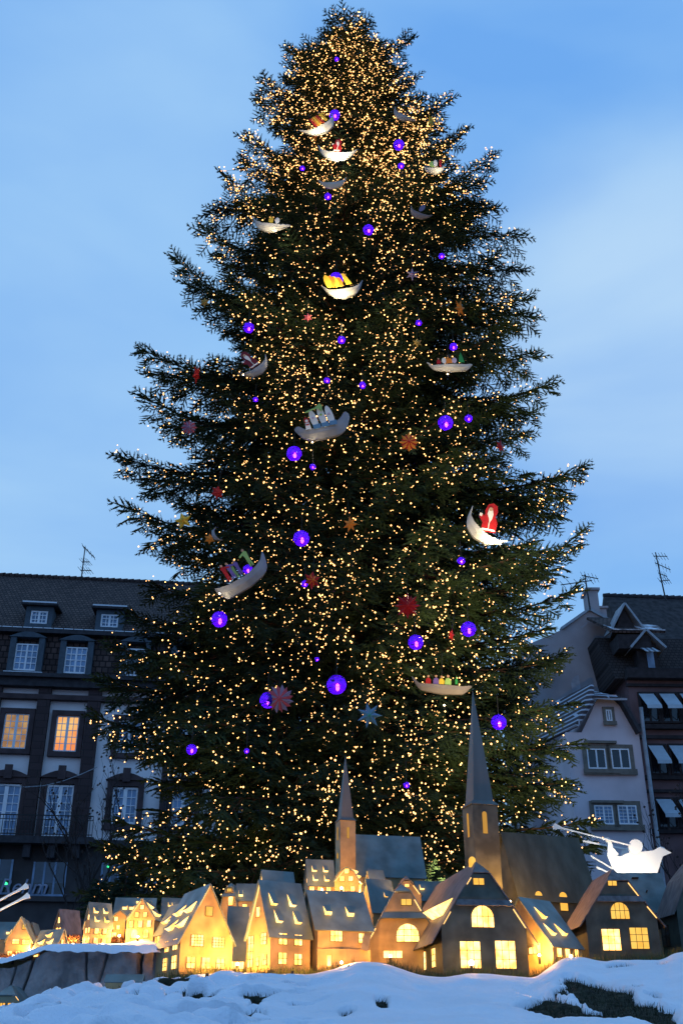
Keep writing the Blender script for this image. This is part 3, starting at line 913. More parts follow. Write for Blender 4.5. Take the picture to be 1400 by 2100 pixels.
# grey party wall with chimney behind it
FG = Facade(at(1215, 1350, 55.0), rad(0))
gh = FG.root("party_wall_house", "tall house with blank grey gable wall and stone chimney", "building")
gp = [FG.uz(*q) for q in [(1060,1300),(1150,1292),(1207,1252),(1262,1282),(1264,1300),(1273,1360),(1283,1385)]]
poly = [(gp[0][0], 0), (gp[0][0], FG.uz(1100,1330)[1])] + gp[1:] + [(gp[-1][0] + 1, 0)]
mb = MB(); mb.prism([(a, 0, b) for a, b in poly], (0, 7, 0)); mb.build('wall', M_GREYR, gh)
M_PATCH = mat("pale_plaster_patch", (.38, .38, .42), rough=.9, var=.25, scale=2)
mb = MB()
q = [FG.uz(*k) for k in [(1176,1388),(1186,1384),(1189,1410),(1186,1432),(1174,1428),(1170,1400)]]; mb.prism([(a, -.004, b) for a, b in q], (0, -.01, 0))
q = [FG.uz(*k) for k in [(1187,1287),(1196,1282),(1203,1273),(1204,1279),(1193,1289)]]; mb.prism([(a, -.004, b) for a, b in q], (0, -.01, 0))
mb.build('plaster_patch', M_PATCH, gh)
mb = MB()
for i in (1, 2, 3, 4, 5):
    a, b = gp[i], gp[i+1]
    mb.slab([(a[0], -.15, a[1] + .06), (b[0], -.15, b[1] + .06), (b[0], .3, b[1] + .06), (a[0], .3, a[1] + .06)], .14)
mb.build('coping', M_ZINC, gh)
u0, z0, u1, z1 = FG.R(1211, 1202, 1232, 1253)
mb = MB(); mb.box((u0, .6, z0 - 1), (u1, 1.8, z1)); mb.box((u1 + .02, .9, z0 - 1), (u1 + .45, 1.7, z1 - 1.0))
mb.box((u0 - .12, .5, z1), (u1 + .12, 1.9, z1 + .14)); mb.box((u1 + .03, .8, z1 - .998), (u1 + .55, 1.8, z1 - .88))
ch = mb.build('chimney', M_GREYR, gh)
mb = MB()
for q in (.25, .75): mb.tube([(u0 + (u1-u0)*q, 1.2, z1 + .14), (u0 + (u1-u0)*q, 1.2, z1 + .35)], .13, n=8)
mb.build('chimney_pot', M_CORN, ch)

# awning building at the right edge
FB = Facade(at(1340, 1500, 52.0), rad(2.0))
ab = FB.root("awning_building", "dark rose stone building with pale slanted window awnings", "building")
def fb(px, py, d=0): return FB.uz(px, py, d)
ul = fb(1296, 1480)[0]; ur = fb(1490, 1500)[0]
zc = fb(1340, 1392)[1]
mb = MB(); fbox(mb, ul, 0, ur, zc, -9, 0); mb.build('wall', M_ROSE, ab)
mb = MB()
for y0, y1, dd in [(1376,1396,.5),(1404,1409,.15),(1488,1497,.3),(1509,1516,.15),(1592,1600,.25),(1620,1626,.15),(1702,1710,.25)]:
    z1 = fb(1340,y0)[1]; z0 = fb(1340,y1)[1]; fbox(mb, ul - .1, z0, ur, z1, .002, dd)
mb.build('cornice', M_DARKWOOD, ab)
def awning(x0, y0, x1, y1, skew, striped=False):
    """cloth on two arms, hung over the dark opening: top edge (x0..x1, y0), bottom edge shifted by skew and pushed out"""
    a = fb(x0, y0, .06); b = fb(x1, y0, .06); out = .9
    c = fb(x1 + skew, y1, out); d = fb(x0 + skew, y1, out)
    mb = MB(); mb.slab([(a[0], -.06, a[1]), (b[0], -.06, b[1]), (c[0], -out, c[1]), (d[0], -out, d[1])], .03)
    mb.slab([(d[0], -out, d[1]), (c[0], -out, c[1]), (c[0], -out - .02, c[1] - .16), (d[0], -out - .02, d[1] - .16)], .02)
    o = mb.build('awning', M_AWNS if striped else M_AWN, ab)
    for q in (d[0] + .05, c[0] - .05):
        MB().tube([(q, -out, d[1]), (q, -.05, d[1] - .5)], .02, n=5).build('awning_arm', M_IRON, o)
M_AWNS = bpy.data.materials.new("striped_awning"); M_AWNS.use_nodes = True
_n = M_AWNS.node_tree.nodes; _l = M_AWNS.node_tree.links
_w = _n.new('ShaderNodeTexWave'); _w.inputs['Scale'].default_value = 1.2; _w.bands_direction = 'X'
_t = _n.new('ShaderNodeTexCoord'); _l.new(_t.outputs['Object'], _w.inputs['Vector'])
_r = _n.new('ShaderNodeValToRGB'); _r.color_ramp.elements[0].color = (.12, .14, .17, 1); _r.color_ramp.elements[1].color = (.45, .50, .55, 1)
_r.color_ramp.elements[0].position = .45; _r.color_ramp.elements[1].position = .55
_l.new(_w.outputs[0], _r.inputs[0]); _l.new(_r.outputs[0], _n['Principled BSDF'].inputs['Base Color'])
def opening(x0, y0, x1, y1):
    u0, z0, u1, z1 = FB.R(x0, y0, x1, y1); mb = MB()
    fbox(mb, u0 - .12, z0 - .1, u0, z1 + .1, .002, .10); fbox(mb, u1, z0 - .1, u1 + .12, z1 + .1, .002, .10)
    fbox(mb, u0, z0 - .1, u1, z0, .002, .12); fbox(mb, u0, z1, u1, z1 + .1, .002, .11)
    um = (u0 + u1) / 2; fbox(mb, um - .05, z0, um + .05, z1, .021, .05)
    o = mb.build('window', M_DARKWOOD, ab)
    g = MB(); fbox(g, u0, z0, u1, z1, .002, .02); g.build('glass', M_GLASSD, o)
for x0, y0, x1, y1, sk in [(1308,1422,1338,1446,18),(1350,1422,1380,1446,18),(1327,1528,1356,1559,20),(1370,1528,1399,1559,20),(1343,1638,1375,1669,20),(1388,1638,1420,1669,20),(1392,1422,1420,1446,18)]:
    opening(x0 + 6, y0 + 2, x1 + 8, y0 + 58); awning(x0, y0, x1, y1, sk)
# upper storey: dark tiled mansard with gabled dormer and small snowy pediment
mb = MB(); zt = fb(1330, 1290)[1]
mb.prism([(ul - .6, 0, zc), (ul - 1.0, 1.4, zt), (ur, 1.4, zt), (ur, 0, zc)], (0, 6, 0)); mb.build('mansard', brickmat('dark_mansard_slates', (.07, .055, .052), (.045, .038, .038), (.02, .016, .016), .22, .18, bump=.5), ab)
u0, z0, u1, z1 = FB.R(1304, 1326, 1345, 1378)
mb = MB(); mb.box((u0, -.2, z0), (u1, 1.6, z1)); o = mb.build('dormer', M_DARKWOOD, ab)
um = (u0 + u1) / 2
mb = MB(); mb.slab([(u0 - .4, -.6, z1 - .25), (um, -.6, z1 + .75), (um, 1.8, z1 + .75), (u0 - .4, 1.8, z1 - .25)], .12)
mb.slab([(u1 + .4, -.6, z1 - .25), (um + .001, -.6, z1 + .75), (um + .001, 1.8, z1 + .75), (u1 + .4, 1.8, z1 - .25)], .12)
mb.build('dormer_roof', M_ZINC, o)
mb = MB(); mb.prism([(u0, -.19, z1), (um, -.19, z1 + .6), (u1, -.19, z1)], (0, 1.5, 0)); mb.build('pediment', M_DARKWOOD, o)
a = fb(1309,1328,.3); b = fb(1337,1328,.3); c = fb(1354,1336,1.1); d = fb(1326,1336,1.1)
mb = MB(); mb.slab([(a[0], -.3, a[1]), (b[0], -.3, b[1]), (c[0], -1.1, c[1]), (d[0], -1.1, d[1])], .03); mb.build('awning', M_AWNS, ab)['label'] = 'small striped awning'
g = MB(); u0, z0, u1, z1 = FB.R(1324, 1340, 1338, 1372); g.box((u0, -.215, z0), (u1, -.202, z1)); g.build('dormer_window', M_GLASSB, ab)
# upper lean-to roof with snow and gablet
mb = MB(); e0 = fb(1264,1296,.4); e1 = fb(1362,1296,.4)
g0 = fb(1283,1238,0); 
mb.box((e0[0], -.4, e0[1] - .9), (e1[0] - .8, 3, e0[1] - .12)); mb.build('attic_storey', M_DARKWOOD, ab)
mb = MB(); mb.slab([(e0[0] - .3, -.5, e0[1]), (e1[0], -.5, e0[1]), (e1[0] - 1.8, 2.8, e0[1] + 2.0), (e0[0] - .6, 2.8, e0[1] + 2.0)], .14); up_ = mb.build('upper_roof', M_TILES, ab)
gx0, gz0 = fb(1260,1262,.4); gxm, gzm = fb(1284,1236,.4); gx1, gz1 = fb(1312,1266,.4)
gy = .2
mb = MB(); mb.prism([(gx0, gy, e0[1] + .1), (gxm, gy, gzm), (gx1, gy, e0[1] + .1)], (0, .9, 0)); mb.build('gablet', M_DARKWOOD, up_)
mb = MB(); mb.slab([(gx0 - .3, gy - .3, e0[1] + .05), (gxm, gy - .3, gzm + .12), (gxm - .1, gy + 1.0, gzm + .12), (gx0 - .2, gy + 1.0, e0[1] + .3)], .1)
mb.slab([(gx1 + .4, gy - .3, e0[1] + .05), (gxm + .01, gy - .3, gzm + .12), (gxm + .01, gy + 1.0, gzm + .12), (gx1 + .4, gy + 1.0, e0[1] + .05)], .1)
mb.build('gablet_roof', M_ZINC, up_)
M_PATCHSNOW = mat("patchy_snow", (.80, .83, .90), rough=.8, col2=(.08, .06, .06), scale=2.2, detail=6)
mb = MB(); s0 = e0[1]
mb.slab([(gx1 + .1, -.42, s0 + .12), (e1[0] - .1, -.42, s0 + .12), (gx1 + 1.2, .55, s0 + .75), (gx1 - .5, .9, s0 + 1.0)], .04)
mb.slab([(e0[0] - .2, -.42, s0 + .12), (gx0 + .2, -.42, s0 + .12), (gx0 - .4, .6, s0 + .76), (e0[0] - .3, .6, s0 + .76)], .04)
mb.slab([(e0[0] - .2, -.52, s0 + .1), (e1[0], -.52, s0 + .1), (e1[0], -.42, s0 + .13), (e0[0] - .2, -.42, s0 + .13)], .06)
mb.build('roof_snow', M_PATCHSNOW, up_)
# big dark roof further back
FD = Facade(at(1320, 1230, 63.0), rad(5))
dr = FD.root("rear_roof_house", "house behind with long dark tiled roof ridge", "building")
a = FD.uz(1236, 1222, -3); b = FD.uz(1500, 1240, -3)
mb = MB(); mb.prism([(a[0], -3, a[1] - 7), (a[0], 3, a[1]), (a[0], 9, a[1] - 7)], (b[0] - a[0], 0, 0)); rr_ = mb.build('roof', mat("dark_roof_tiles", (.055, .045, .045), rough=.9, var=.5, scale=3), dr)
mb = MB(); u = a[0]
while u < b[0]:
    mb.tube([(u, 3, a[1] + .03), (u + .45, 3, a[1] + .06)], .14, .18, n=8); u += .45
mb.build('ridge_tiles', M_CORN, rr_)
mb = MB(); mb.box((a[0] + .5, -2.5, 0), (b[0], 8, a[1] - 7.01)); mb.build('wall', M_GREYR, dr)
# street side cable
mb = MB()
p0 = at(-20, 1606, 48); p1 = at(200, 1573, 50)
mb.tube([p0.lerp(p1, i / 6) + Vector((0, 0, -.5 * sin(pi * i / 6))) for i in range(7)], .022, n=4)
tag(mb.build('overhead_cable', M_ZINC), "thin overhead cable crossing the white townhouse front", "cable")

# bare street trees ------------------------------------------------
def bare_tree(base, top, spread, seed, label, n1=6, leaf=True):
    rg = random.Random(seed)
    r = empty("bare_tree", base, label, "tree", "bare street trees")
    H = (top - base).length; mb = MB(); lv = MB()
    def grow(p, d, L, rr, lev):
        pts = [p]; n = 5
        for i in range(n):
            d = (d + Vector((rg.uniform(-.16, .16), rg.uniform(-.16, .16), rg.uniform(-.02, .14)))).normalized()
            pts.append(pts[-1] + d * L / n)
        mb.tube(pts, rr, rr * .45, n=5 if lev < 2 else 4, cap=False)
        if lev < 4:
            for i in range(2, n + 1):
                for _ in range(1):
                    dd = (d + Vector((rg.uniform(-.9, .9), rg.uniform(-.9, .9), rg.uniform(.0, .5)))).normalized()
                    grow(pts[i], dd, L * rg.uniform(.42, .62), rr * .5, lev + 1)
        elif leaf and rg.random() < .5:
            q = pts[-1]; s = .05
            lv.poly([q, q + Vector((s, 0, s)), q + Vector((0, 0, 2*s)), q + Vector((-s, s, s))])
    v = (top - base)
    mb.tube([(0, 0, 0), v * .3 + Vector((.1, 0, 0)), v * .55], .16, .09, n=8)
    for k in range(n1):
        t = .3 + .3 * k / n1
        a = k * 2.4 + rg.random()
        grow(v * t, Vector((cos(a) * spread, sin(a) * spread, 1)).normalized(), H * .28 * (1 - .4 * t), .055, 1)
    mb.build('branches', mat("bare_twigs", (.035, .028, .028), rough=.9), r, recalc=False)
    if lv.f: lv.build('leaves', mat("dead_leaves", (.05, .035, .03), rough=.9), r, recalc=False)
b0 = at(185, 2060, 36); bare_tree(Vector((b0.x, 36, 0)), at(196, 1500, 36), .5, 3, "leafless street tree with few dead leaves before the white townhouse")
b0 = at(1470, 2060, 40); bare_tree(Vector((b0.x, 40, 0)), at(1420, 1480, 40), .8, 9, "leafless tree beside the awning building at right edge")

# ground
M_GROUND = mat("paving_stones", (.09, .09, .10), rough=.9, var=.3, scale=1.5)
mb = MB(); mb.poly([(-600, -200, 0), (600, -200, 0), (600, 1200, 0), (-600, 1200, 0)]); tag(mb.build('ground', M_GROUND, recalc=False), kind='structure')
# ================================================================== ground the village stands on
YF = 8.4          # the crest in front of the first houses
P1 = [(-400,2095),(0,2096),(29,2082),(77,2078),(90,2066),(123,2044),(186,2028),(250,2024),(290,2010),(320,1998),(400,1988),(505,1984),
      (560,1987),(640,1988),(690,1976),(715,1966),(735,1961),(780,1964),(825,1978),(862,1990),(905,1994),(958,1985),(1010,1988),
      (1050,1993),(1092,1996),(1115,1978),(1150,1956),(1190,1953),(1232,1963),(1255,1958),(1300,1958),(1353,1958),(1372,1945),(1400,1940),(1800,1935)]
_px = np.array([p[0] for p in P1], float); _py = np.array([p[1] for p in P1], float)
def py_to_z(py, Y):
    y = (1050 - py) / F
    return CZ + Y * (sin(TH) + y * cos(TH)) / (cos(TH) - y * sin(TH))
def crest(px):
    s = 0
    for k in (-10, -5, 0, 5, 10): s = s + np.interp(px + k, _px, _py)
    return s / 5
def ground_z(X, Y):
    """height of the mound: a smooth rise from the kerb to the crest, level behind it, then a second rise"""
    X = np.asarray(X, float); Y = np.asarray(Y, float)
    px = 700 + X / Y * F * 1.075
    pc = crest(px)
    f = np.clip((Y - 4.2) / (YF - 4.2), 0, 1)
    row = 2150 + (pc - 2150) * f ** .92
    z = py_to_z(row, np.minimum(Y, YF))
    zc = py_to_z(pc, YF)
    z = np.where(Y > YF, zc + np.where(px < 315, -.02 * (Y - YF), .0 * (Y - YF)), z)
    z = np.where(Y > 9.6, z + .07 * (Y - 9.6), z)
    k = np.clip((4.2 - Y) / 1.2, 0, 1)
    return z * (1 - k * k) + 0.0 * k
HOLES = [(1235,2062,52,40),(1205,2030,34,18),(1120,2076,46,20),(1188,2090,40,16),(1262,2085,40,22),(1262,1985,24,6),(1140,2045,10,8),(1345,1975,16,8),
         (780,2066,9,9),(710,2082,14,5),(522,2070,13,9),(516,2092,22,8),(365,2007,42,9),(330,2018,26,6),(405,1999,30,6),(302,2013,10,8),
         (236,2038,18,4),(300,2050,22,5),(370,2050,20,5),(405,2052,18,5),(122,2064,9,4),(62,2090,14,4),(275,2068,16,4),(395,2085,20,5),(175,2060,14,3),
         (1325,2058,8,4),(1290,2040,8,4),(210,2080,16,4),(330,2080,18,4),(455,2040,16,4),(450,2075,14,5)]
def world_from_row(px, py):
    pc = float(crest(np.array([px]))[0])
    f = max(0, (py - 2150) / (pc - 2150)) ** (1 / .92)
    Y = 4.2 + f * (YF - 4.2)
    return (px - 700) * Y / F / 1.075, Y
xs = np.linspace(-5.2, 5.2, 1060); ys = np.concatenate([np.linspace(2.6, 8.2, 420), np.linspace(8.22, 9.6, 40)])
GX, GY = np.meshgrid(xs, ys)
GZ = ground_z(GX, GY)
gpx = 700 + GX / GY * F * 1.075; gpc = crest(gpx)
# row on the photo scale for each grid point, used only to give the drifts a size that grows towards the kerb
big = (fbm(GX * 1.3, GY * 1.1, 4, 3) - .5)
left = np.clip((650 - gpx) / 250, 0, 1)
ridges = (fbm(GX * 2.2 + GY * 1.1, GY * 5.2 - GX * .5, 3, 9) - .5)
small = (fbm(GX * 6, GY * 5, 3, 21) - .5)
thick = .085 + .06 * big + .24 * ridges * (.14 + left) + .06 * small * (.5 + left) + .010 * (fbm(GX * 22, GY * 18, 3, 91) - .5)
amp = np.clip((YF + .2 - GY) / 1.1, .12, 1)
hole = np.zeros_like(GX)
for hx, hy, rx, ry in HOLES:
    X0, Y0 = world_from_row(hx, hy); _, Y1 = world_from_row(hx, hy - ry); _, Y2 = world_from_row(hx, hy + ry)
    sx = rx * Y0 / F / 1.075; sy = max(.07, abs(Y1 - Y2) / 2)
    dx = (GX - X0) / sx; dy = (GY - Y0) / sy
    wob = 1 + .9 * (fbm(GX * 7 + hx, GY * 5, 3, 5) - .5)
    hole = np.maximum(hole, np.clip(1.45 - np.sqrt(dx*dx + dy*dy) * wob, 0, 1))
sk = fbm(GX * 3.2 + GY * 1.6, GY * 8.5 - GX * .8, 3, 61)
streak = np.clip((.43 - sk) * 16, 0, 1) * np.clip((760 - gpx) / 300, 0, 1) * np.clip((YF - GY) / .4, 0, 1)
SZ0 = GZ - .07 + thick * amp + .02
hole = np.maximum(hole, streak * .62)
hs = hole * hole * (3 - 2 * hole)
SZ = GZ - .07 + thick * amp + .02 * (1 - np.clip(hole * 1.0, 0, 1)) - hs * .17
band = np.clip((GY - (YF + .05)) / .15, 0, 1) * np.clip((gpx - 310) / 20, 0, 1)
brk = fbm(GX * 5, GY * 7, 3, 33)
SZ = SZ - band * (.03 + .12 * (brk > .5) * np.clip((brk - .5) * 12, 0, 1))
M_SNOW = mat("snow", (.84, .87, .93), rough=.6, var=.05, scale=3, bump=.5, bscale=70, spec=.3)
def grid_mesh(name, X, Y, Z, m, smooth=True):
    ny, nx = X.shape
    v = np.stack([X, Y, Z], -1).reshape(-1, 3)
    i = np.arange(ny - 1)[:, None] * nx + np.arange(nx - 1)[None]
    q = np.stack([i, i + 1, i + nx + 1, i + nx], -1).reshape(-1, 4)
    return np_mesh(name, v, q, m, None, smooth, 4)
tag(grid_mesh("snow", GX, GY, SZ, M_SNOW), kind='structure')
# soil with heather under the snow
M_SOIL = mat("dark_soil", (.030, .032, .018), rough=.95, col2=(.012, .014, .008), scale=18, detail=6, bump=.8, bscale=40)
xs2 = np.linspace(-7, 7, 240); ys2 = np.linspace(2.5, 16, 260)
QX, QY = np.meshgrid(xs2, ys2)
lim = np.clip(QX, -5.1, 5.1)
QZ = ground_z(lim, QY) - .06 + .03 * (fbm(QX * 5, QY * 5, 3, 2) - .5)
fade = np.clip((QY - 13) / 3, 0, 1); QZ = QZ * (1 - fade) - .05 * fade
tag(grid_mesh("terrain", QX, QY, QZ, M_SOIL), kind='structure')

# needle tufts of the heather and the grass at the house feet
def blades(name, pts, hmin, hmax, m, w=.004, lean=.5):
    n = len(pts); P_ = np.array(pts); a = RNG.uniform(0, 2*pi, n); h = RNG.uniform(hmin, hmax, n); l = RNG.uniform(0, lean, n) * h
    b = RNG.uniform(0, 2*pi, n)
    dx = np.cos(a) * w; dy = np.sin(a) * w
    v = np.stack([P_ + np.stack([dx, dy, 0*dx], -1), P_ - np.stack([dx, dy, 0*dx], -1), P_ + np.stack([np.cos(b)*l, np.sin(b)*l, h], -1)], 1).reshape(-1, 3)
    return np_mesh(name, v, np.arange(3*n).reshape(-1, 3), m)
M_HEATH = mat("heather_green", (.035, .042, .02), rough=.8, col2=(.012, .015, .008), scale=9)
M_GRASS = mat("grass_blades", (.09, .12, .035), rough=.7, col2=(.05, .05, .02), scale=12)
hcz = np.minimum(SZ0 - .045, GZ + .02) + .045 * (fbm(GX * 9, GY * 9, 3, 41) - .4) + .012 * (fbm(GX * 40, GY * 40, 2, 43) - .5)
cell = hole > .16
cell = cell[:-1, :-1] & cell[1:, :-1] & cell[:-1, 1:] & cell[1:, 1:]
jj, ii = np.nonzero(cell); nx_ = GX.shape[1]; i0 = jj * nx_ + ii
hv = np.stack([GX, GY, hcz - (1 - np.clip(hole * 2.2, 0, 1)) * .05], -1).reshape(-1, 3)
used, inv = np.unique(np.stack([i0, i0 + 1, i0 + nx_ + 1, i0 + nx_], -1), return_inverse=True)
cush = np_mesh("heather_cushion", hv[used], inv.reshape(-1, 4), M_SOIL, None, True, 4)
tag(cush, kind='stuff')
hp = []
flat = np.argwhere(hole > .3)
for k in RNG.integers(0, len(flat), 30000):
    j, i = flat[k]
    hp.append((GX[j, i] + RNG.uniform(-.01, .01), GY[j, i] + RNG.uniform(-.01, .01), hcz[j, i] - .012))
tag(blades("heather", hp, .015, .045, M_HEATH, .003, .9), kind='stuff')
gp_ = []
for k in range(15000):
    px = RNG.uniform(315, 1400); Y = RNG.uniform(YF + .02, YF + .75)
    X = (px - 700) * Y / F / 1.075
    if vnoise(np.array([X * 4]), np.array([Y * 4]), 8)[0] < .42: continue
    gp_.append((X, Y, float(ground_z(X, Y)) - .05))
tag(blades("grass", gp_, .035, .10, M_GRASS, .003, .6), kind='stuff')

# ------------------------------------------------------------------ rock wall and the left terrace
M_ROCK = mat("mottled_rock", (.50, .455, .44), rough=.9, col2=(.22, .20, .195), scale=5, detail=9, bump=1.0, bscale=22)
def rockface():
    A = at(-140, 1990, 9.5); B_ = at(330, 1970, 9.5)
    n, m_ = 420, 140
    U, V = np.meshgrid(np.linspace(0, 1, n), np.linspace(0, 1, m_))
    px = -140 + 470 * U
    top = np.interp(px, [-140,0,30,50,85,110,180,250,300,330], [1992,1984,1985,1978,1962,1950,1950,1954,1956,1950])
    zt = py_to_z(top, 9.5)
    X = (px - 700) * 9.5 / F / 1.07
    Z = zt * (1 - V) + (.9) * V
    bul = .06 * np.sin(V * 2.6) + .20 * (fbm(U * 7, V * 4.5, 6, 4) - .5)
    g = 0
    for gx, sl, w_, dp in [(76,-46,2.2,.12),(182,34,1.8,.08),(226,-34,1.8,.08),(296,0,3.5,.16),(-60,30,3,.10),(40,-20,1.5,.06)]:
        c = gx + sl * V * 1.6 + 2.5 * (fbm(V * 5 + gx, V * 0, 3, 8) - .5) * 2
        g = g + dp * np.exp(-((px - c) / w_) ** 2)
    c2 = .62 + .12 * np.sin(U * 9); g = g + .06 * np.exp(-((V - c2) / .03) ** 2)
    Y = 9.5 - bul + g
    o = grid_mesh("rock_wall", X, Y, Z, M_ROCK)
    return tag(o, "weathered rock wall with deep cracks under snow cap", "wall")
rockface()
def terrace():
    n, m_ = 260, 90
    px = np.linspace(-160, 352, n); Y = np.linspace(9.28, 12.2, m_)
    PX, YY = np.meshgrid(px, Y)
    top = np.interp(PX, [-160,0,30,50,85,110,180,250,300,352], [1972,1964,1965,1957,1945,1937,1936,1938,1938,1940])
    zt = py_to_z(top, 9.5)
    X = (PX - 700) * 9.5 / F / 1.07
    rise = .10 * (YY - 9.5) * np.interp(PX, [-160, 60, 150, 352], [.1, .25, .9, 1.0]) + .05 * np.exp(-((PX - 270) / 30) ** 2) * np.clip((YY - 9.6) / .6, 0, 1)
    d = np.clip((9.46 - YY) / .18, 0, 1)
    drip = .028 * (fbm(PX * .045, YY * 0, 3, 14) - .5)
    Z = zt + rise - (.055 + drip * 1.5) * d ** 2 + .02 * (fbm(X * 4, YY * 4, 3, 6) - .5)
    YY2 = YY - .03 * np.sin(np.clip((YY - 9.28) / .3, 0, 1) * pi)
    o = grid_mesh("terrace_snow", X, YY2, Z, M_SNOW); tag(o, kind='structure')
    return lambda px_, Y_: float(py_to_z(np.interp(px_, [-160,0,30,50,85,110,180,250,300,352], [1972,1964,1965,1957,1945,1937,1936,1938,1938,1940]), 9.5) + .10 * (Y_ - 9.5) * np.interp(px_, [-160, 60, 150, 352], [.1, .25, .9, 1.0]))
terr = terrace()
# leaf litter lit between the terrace houses
M_LITTER = mat("brown_twigs", (.12, .05, .03), rough=.8, col2=(.03, .015, .012), scale=20)
lp = []
for k in range(5200):
    px = random.choice([RNG.uniform(222, 262), RNG.uniform(235, 318), RNG.uniform(128, 160), RNG.uniform(12, 50)])
    Y = RNG.uniform(10.2, 10.9) if px > 100 else RNG.uniform(9.75, 10.0)
    lp.append(((px - 700) * Y / F / 1.07, Y, terr(px, Y) - .01 + (.03 if px > 100 else 0)))
tag(blades("twig_litter", lp, .01, .07, M_LITTER, .006, 1.6), kind='stuff')

# ================================================================== lantern houses
M_WALL = mat("tin_wall", (.42, .31, .155), rough=.6, var=.35, scale=7, spec=.4, metallic=.15, detail=6)
M_WALLD = mat("tin_wall_green", (.085, .10, .08), rough=.6, var=.42, scale=7, spec=.35, metallic=.1)
M_ROOF = mat("tin_roof", (.17, .235, .235), rough=.5, var=.38, scale=5, spec=.4, metallic=.15, detail=8, bump=.12, bscale=14)
M_ROOFD = mat("tin_roof_green", (.07, .09, .075), rough=.75, var=.3, scale=3, spec=.15, metallic=.0, stretch=(3, 3, .6))
M_ROOFW = mat("tin_roof_violet_grey", (.16, .145, .145), rough=.55, var=.4, scale=5, spec=.35, metallic=.15, detail=8, stretch=(4, 4, .8), bump=.12, bscale=10)
M_PANE = emat("lantern_window", (1.0, .64, .22), 3.4, col2=(1.0, .45, .08), scale=14)
M_PANEY = emat("lantern_window_yellow", (1.0, .60, .12), 1.15, col2=(1.0, .48, .07), scale=9)
M_GAP = emat("light_gap", (1.0, .55, .18), 1.9)
M_BAR = mat("glazing_bar", (.05, .04, .03), rough=.7)
M_SPIRE = mat("spire_tin", (.15, .155, .145), rough=.5, var=.18, scale=3, metallic=.2, stretch=(2, 2, .5))

